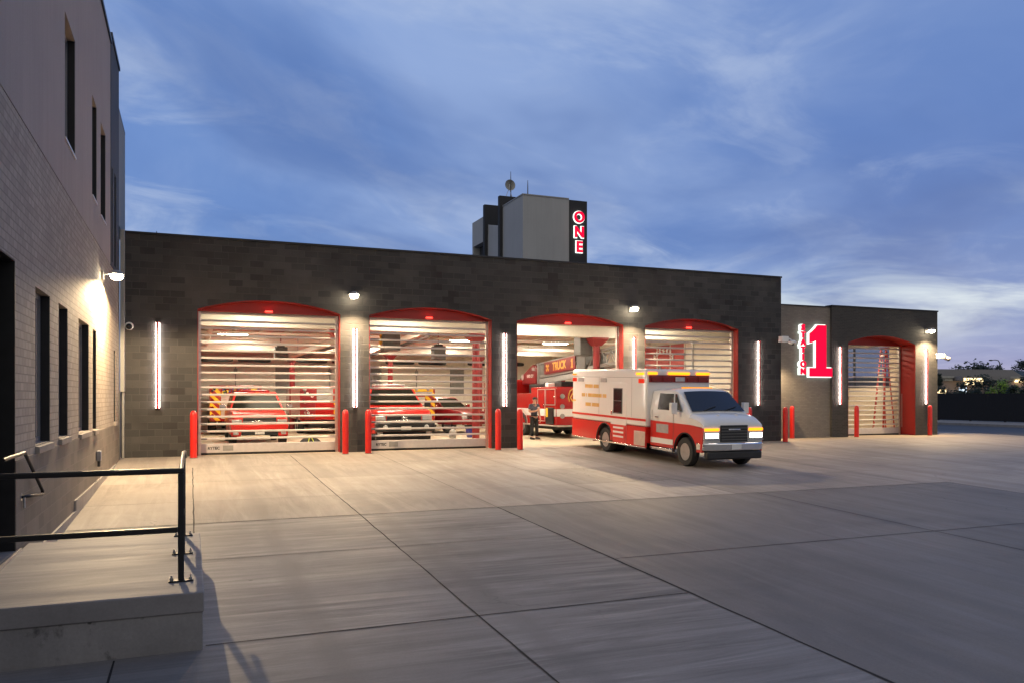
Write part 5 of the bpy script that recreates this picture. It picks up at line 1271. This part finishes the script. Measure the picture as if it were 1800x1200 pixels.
# ================================================================== PERSON
def skin_mesh(name, V, E_, rad, mat, parent, sub=2, root=0):
    me = bpy.data.meshes.new(name); me.from_pydata(V, E_, []); o = bpy.data.objects.new(name, me); COL.objects.link(o)
    md = o.modifiers.new('skin', 'SKIN'); md.use_smooth_shade = True
    for i, r in enumerate(rad):
        sv = me.skin_vertices[0].data[i]; sv.radius = (r, r) if isinstance(r, (int, float)) else r; sv.use_root = i == root
    o.modifiers.new('sub', 'SUBSURF').levels = sub
    dg = bpy.context.evaluated_depsgraph_get(); m2 = bpy.data.meshes.new_from_object(o.evaluated_get(dg))
    bpy.data.objects.remove(o); bpy.data.meshes.remove(me)
    m2.materials.clear(); m2.materials.append(MATS[mat])
    for p in m2.polygons: p.use_smooth = True
    o = bpy.data.objects.new(name, m2); COL.objects.link(o); o.parent = parent; return o
PE = thing('person', (13.22, 30.3, 0), 'person in navy shirt, black trousers and dark cap standing in the open doorway', 'person', None, (0, 0, R(12)))
V = [(0, 0, .93), (0, .01, 1.12), (0, .0, 1.34), (0, -.005, 1.46), (.01, -.015, 1.53), (.02, -.02, 1.60), (.02, -.02, 1.67),   # pelvis .. head 0-6
     (-.19, .0, 1.40), (-.255, .0, 1.14), (-.08, -.20, 1.17), (-.01, -.26, 1.21),                                            # right arm, bent 7-10
     (.19, .0, 1.40), (.255, .02, 1.13), (.275, -.04, .90), (.275, -.06, .82),                                                # left arm hanging 11-14
     (-.10, 0, .86), (-.11, -.01, .49), (-.115, .02, .09), (.10, 0, .86), (.12, -.02, .49), (.14, .02, .09),                   # legs 15-20
     (-.12, -.13, .05), (.16, -.13, .05)]
Ed = [(0, 1), (1, 2), (2, 3), (3, 4), (4, 5), (5, 6), (2, 7), (7, 8), (8, 9), (9, 10), (2, 11), (11, 12), (12, 13), (13, 14), (0, 15), (15, 16), (16, 17), (0, 18), (18, 19), (19, 20), (17, 21), (20, 22)]
ra = [(.12, .08), (.11, .07), (.15, .09), (.07, .07), (.058, .058), (.082, .095), (.078, .09), .065, .046, .034, .03, .065, .046, .034, .03, .088, .062, .045, .088, .062, .045, .04, .04]
skin_mesh('body', V, Ed, ra, 'skin', PE)
# shirt, trousers, boots
Vs = [(0, 0, .90), (0, .01, 1.12), (0, .0, 1.34), (0, -.003, 1.44), (-.19, 0, 1.40), (-.235, 0, 1.22), (.19, 0, 1.40), (.235, .012, 1.21)]
skin_mesh('shirt', Vs, [(0, 1), (1, 2), (2, 3), (2, 4), (4, 5), (2, 6), (6, 7)], [(.168, .125), (.16, .122), (.188, .128), (.088, .082), .086, .07, .086, .07], 'navy_cloth', PE)
Vt = [(0, 0, 1.0), (-.10, 0, .84), (-.11, -.01, .49), (-.115, .015, .11), (.10, 0, .84), (.12, -.02, .49), (.14, .015, .11)]
skin_mesh('trousers', Vt, [(0, 1), (1, 2), (2, 3), (0, 4), (4, 5), (5, 6)], [(.172, .128), .108, .082, .072, .108, .082, .072], 'black_cloth', PE)
for x in (-.118, .15):
    mb = MB(); mb.loft([[(x - w, y, 0), (x + w, y, 0), (x + w * .9, y, h2), (x - w * .9, y, h2)] for y, w, h2 in ((.09, .04, .10), (.03, .055, .13), (-.07, .055, .09), (-.17, .045, .055), (-.195, .03, .04))]); mb.build('boot', 'black_rubber', PE, bev=.015)
hx, hy = .02, -.02
mb = MB(); mb.ball((hx, hy + .015, 1.665), (.092, .108, .085), 16, 8, half=True)
mb.loft([[(hx - .07, hy - .07, 1.672), (hx + .07, hy - .07, 1.672), (hx + .07, hy - .07, 1.688), (hx - .07, hy - .07, 1.688)], [(hx - .05, hy - .175, 1.662), (hx + .05, hy - .175, 1.662), (hx + .05, hy - .175, 1.670), (hx - .05, hy - .175, 1.670)]]); mb.build('cap', 'black_cloth', PE)
mb = MB(); mb.ball((hx, hy + .03, 1.63), (.088, .09, .07), 14, 8); mb.build('hair', 'hair_brown', PE)
mb = MB()
for s in (-1, 1): mb.ball((hx + s * .034, hy - .092, 1.632), (.012, .008, .009), 8, 6)
mb.build('eyes', 'black_plastic', PE)
mb = MB(); mb.loft([[(hx - .010, hy - .088, 1.628), (hx + .010, hy - .088, 1.628), (hx + .006, hy - .085, 1.645), (hx - .006, hy - .085, 1.645)], [(hx - .018, hy - .10, 1.59), (hx + .018, hy - .10, 1.59), (hx + .008, hy - .122, 1.598), (hx - .008, hy - .122, 1.598)]]); mb.build('nose', 'skin', PE, bev=.004)
mb = MB(); mb.ball((hx, hy - .094, 1.562), (.026, .008, .006), 10, 6); mb.build('mouth', 'red_steel', PE)
mb = MB()
for s in (-1, 1): mb.ball((hx + s * .086, hy + .01, 1.615), (.012, .022, .032), 8, 6)
mb.build('ears', 'skin', PE)
def hand(p, d, up, side, parent):
    """palm with five separate bent fingers; d points along the fingers"""
    p, d, up = Vector(p), Vector(d).normalized(), Vector(up).normalized(); s = d.cross(up).normalized() * side
    mb = MB(); mb.loft([[tuple(p + d * t + s * a * w + up * b_ * .014) for a, b_ in ((-1, -1), (1, -1), (1, 1), (-1, 1))] for t, w in ((0, .026), (.04, .04), (.085, .042))])
    for k, L_ in enumerate((.068, .078, .072, .055)):
        q0 = p + d * .08 + s * (.032 - .021 * k); q1 = q0 + d * L_ * .5 - up * .012; q2 = q1 + d * L_ * .32 - up * .03
        mb.path([tuple(q0), tuple(q1), tuple(q2)], [.0095, .0088, .0075], 7)
    q0 = p + d * .02 + s * .032; q1 = q0 + d * .03 + s * .022 - up * .012; q2 = q1 + d * .032 + s * .004 - up * .012
    mb.path([tuple(q0), tuple(q1), tuple(q2)], [.012, .0105, .009], 7); mb.build('hand', 'skin', parent)
hand((-.015, -.25, 1.205), (.45, -.5, .75), (-.3, -.8, -.5), 1, PE)
hand((.275, -.055, .83), (0, -.15, -1), (.95, -.1, 0), -1, PE)
mb = MB(); mb.box(.09, .17, -.135, -.124, 1.30, 1.345); mb.build('badge', 'white_paint', PE)
mb = MB(); mb.lathe([(.165, .965), (.170, .965), (.170, 1.0), (.165, 1.0)], (0, 0, 0), 24); mb.v = [(x, y * .75, z) for x, y, z in mb.v]; mb.build('belt', 'black_metal', PE)

# ================================================================== BACKGROUND ON THE RIGHT
t = thing('boundary_fence', (47.4, 40, .15), 'tall dark slatted fence along the far kerb', 'fence')
mb = MB(); rr = random.Random(2); y = 18.0
while y < 52: mb.box(-.015, .015, y - 40, y - 40 + .125, .05, 1.82 + rr.uniform(-.01, .01)); y += .135
mb.build('slat_panel', 'fence_slat', t, smooth=False)
mb = MB()
for z in (.4, 1.5): mb.box(.016, .06, -22, 12, z, z + .09)
mb.build('rail', 'fence_slat', t)
for k in range(15):
    mb = MB(); mb.box(.06, .15, -22 + k * 2.4, -22 + k * 2.4 + .09, 0, 1.80); mb.build('post', 'fence_slat', t)

def leafy(loc, h_, w, label, name='tree', mat='leaf_dark', n=900, trunk=.25, conical=False, seed=0, ls=.35, group=None, cat='tree'):
    rr = random.Random(seed); t = thing(name, loc, label, cat, group)
    mb = MB(); th = h_ * (trunk + .35); mb.path([(0, 0, -.2), (.04 * h_ * .1, 0, th * .5), (0, .03, th)], [h_ * .030, h_ * .022, h_ * .010], 8)
    for k in range(6):
        a = rr.uniform(0, 6.28); z = h_ * (trunk + rr.uniform(0, .3)); mb.path([(0, 0, z * .92), (w * .22 * math.cos(a), w * .22 * math.sin(a), z + h_ * .10), (w * .38 * math.cos(a), w * .38 * math.sin(a), z + h_ * .2)], [h_ * .012, h_ * .008, h_ * .003], 5)
    mb.build('trunk', 'bark', t)
    mb = MB(); cl = []
    for k in range(26):
        a = rr.uniform(0, 6.28); u = rr.uniform(0, 1)
        z = h_ * (trunk + (1 - trunk) * u); rmax = w / 2 * ((1 - u) * .95 + .05 if conical else math.sqrt(max(.04, 1 - (2 * u - .9) ** 2 * .85)))
        q_ = rmax * math.sqrt(rr.uniform(.05, 1)); cl.append((q_ * math.cos(a), q_ * math.sin(a), z, w * rr.uniform(.10, .19)))
    for i in range(n):
        c = rr.choice(cl); d = Vector((rr.gauss(0, 1), rr.gauss(0, 1), rr.gauss(0, .8))); d = d.normalized() * c[3] * rr.uniform(.2, 1.1)
        p = Vector(c[:3]) + d
        if p.z < .05: p.z = .05 + rr.random() * .3
        a = Vector((rr.gauss(0, 1), rr.gauss(0, 1), rr.gauss(0, 1))).normalized(); b_ = a.orthogonal().normalized(); s_ = ls * rr.uniform(.6, 1.3)
        mb._a([tuple(p - a * s_ * .5), tuple(p + b_ * s_ * .28), tuple(p + a * s_ * .5), tuple(p - b_ * s_ * .28)], [(0, 1, 2, 3)], 0)
    mb.build('crown', mat, t, smooth=False)
    return t
BB = thing('far_building', (104, 76, 0), 'low stucco building with lit eaves beyond the dark fence', 'building', None, (0, 0, R(-22)))
def fb(mb, n, m, parent=BB, **kw): return mb.build(n, m, parent, **kw)
mb = MB(); mb.box(-16, 26, 0, 14, -.1, 3.9); fb(mb, 'wall', 'pink_stucco')
mb = MB(); mb.box(-16.5, -7.5, -.5, 14, 4.3, 4.55); mb.box(-16.2, -7.6, -.3, 14, 3.905, 4.298); mb.box(-.8, 26.4, -.5, 14, 4.25, 4.5); mb.box(-.6, 26.2, -.2, 14, 3.905, 4.248); fb(mb, 'fascia', 'pale_stucco')
mb = MB(); mb.prism([(-11, 4.6), (-9, 5.6), (2, 5.5), (3.5, 4.55)], 'y', 2, 13); fb(mb, 'roof', 'roof_grey')
mb = MB(); mb.box(-7.4, -.9, -2.2, 13, 3.95, 4.5); fb(mb, 'porch_roof', 'roof_grey')
mb = MB(); mb.box(-7.2, -4.6, -2.25, -2.205, 3.35, 4.25); fb(mb, 'porch_sign', 'soffit_glow')
mb = MB(); mb.box(-6.6, -5.6, -.06, -.01, .3, 3.0); fb(mb, 'door', 'cool_glow')
for x in (-15, -12.5, -10):
    mb = MB(); mb.box(x, x + 1.6, -.06, -.01, 2.2, 2.75); fb(mb, 'window', 'soffit_glow')
for x in (1.0, 5.2):
    mb = MB(); mb.box(x, x + 1.1, -.4, -.05, 3.75, 4.05); fb(mb, 'wall_light', 'soffit_glow')
mb = MB(); mb.box(4.3, 5.0, -.06, -.01, 1.4, 2.2); fb(mb, 'window', 'cool_glow')
for k, (x, y, h_, w, mt, con, lb) in enumerate((
        (128, 99, 7.2, 9, 'leaf_dark', False, 'round dark tree rising behind the roof of the low stucco building'),
        (133, 99, 6.6, 7, 'leaf_dark', False, 'dark tree beside the street lamp pole behind the low stucco building'),
        (137.5, 97, 7.6, 7, 'leaf_dark', False, 'tall dark tree at the far end of the low stucco building'),
        (68.6, 57.2, 3.9, 2.0, 'leaf_dark', True, 'narrow dark conifer beside the annex edge beyond the fence'),
        (69.0, 52.9, 3.4, 4.6, 'leaf_dark', False, 'bushy dark tree in front of the lit porch beyond the fence'),
        (66.0, 48.6, 2.9, 3.2, 'leaf_lime', False, 'lit lime green shrub beyond the fence'),
        (63.8, 46.0, 2.7, 2.6, 'leaf_dark', True, 'pointed dark shrub between the lime shrub and the frame edge'),
        (66.3, 47.0, 3.4, 2.8, 'leaf_dark', True, 'taller pointed dark conifer at the far right beyond the fence'),
        (66.0, 54.3, 2.6, 3.6, 'leaf_dark', False, 'low dark bush beneath the lit windows beyond the fence'),
        (66.5, 51.2, 2.5, 3.0, 'leaf_dark', False, 'low round dark bush under the bushy tree beyond the fence'))):
    leafy((x, y, 0), h_, w, lb, 'shrub' if h_ < 3 else 'tree', mt, 3000, .06 if h_ < 4 else .25, con, 30 + k, max(.18, w * .06), cat='shrub' if h_ < 3 else 'tree')
t = thing('street_lamp', (141.3, 104.7, 0), 'lone street lamp with curved arm above the far trees', 'street lamp')
mb = MB(); mb.path([(0, 0, 0), (0, 0, 6), (0, 0, 8.0), (-.25, .1, 8.5), (-.7, .3, 8.62), (-1.2, .5, 8.6)], [.16, .12, .10, .09, .08, .07], 8); mb.build('pole', 'dark_grey', t)
mb = MB(); mb.ball((-1.55, .65, 8.56), (.5, .25, .14), 12, 6); mb.build('lamp_head', 'dark_grey', t)
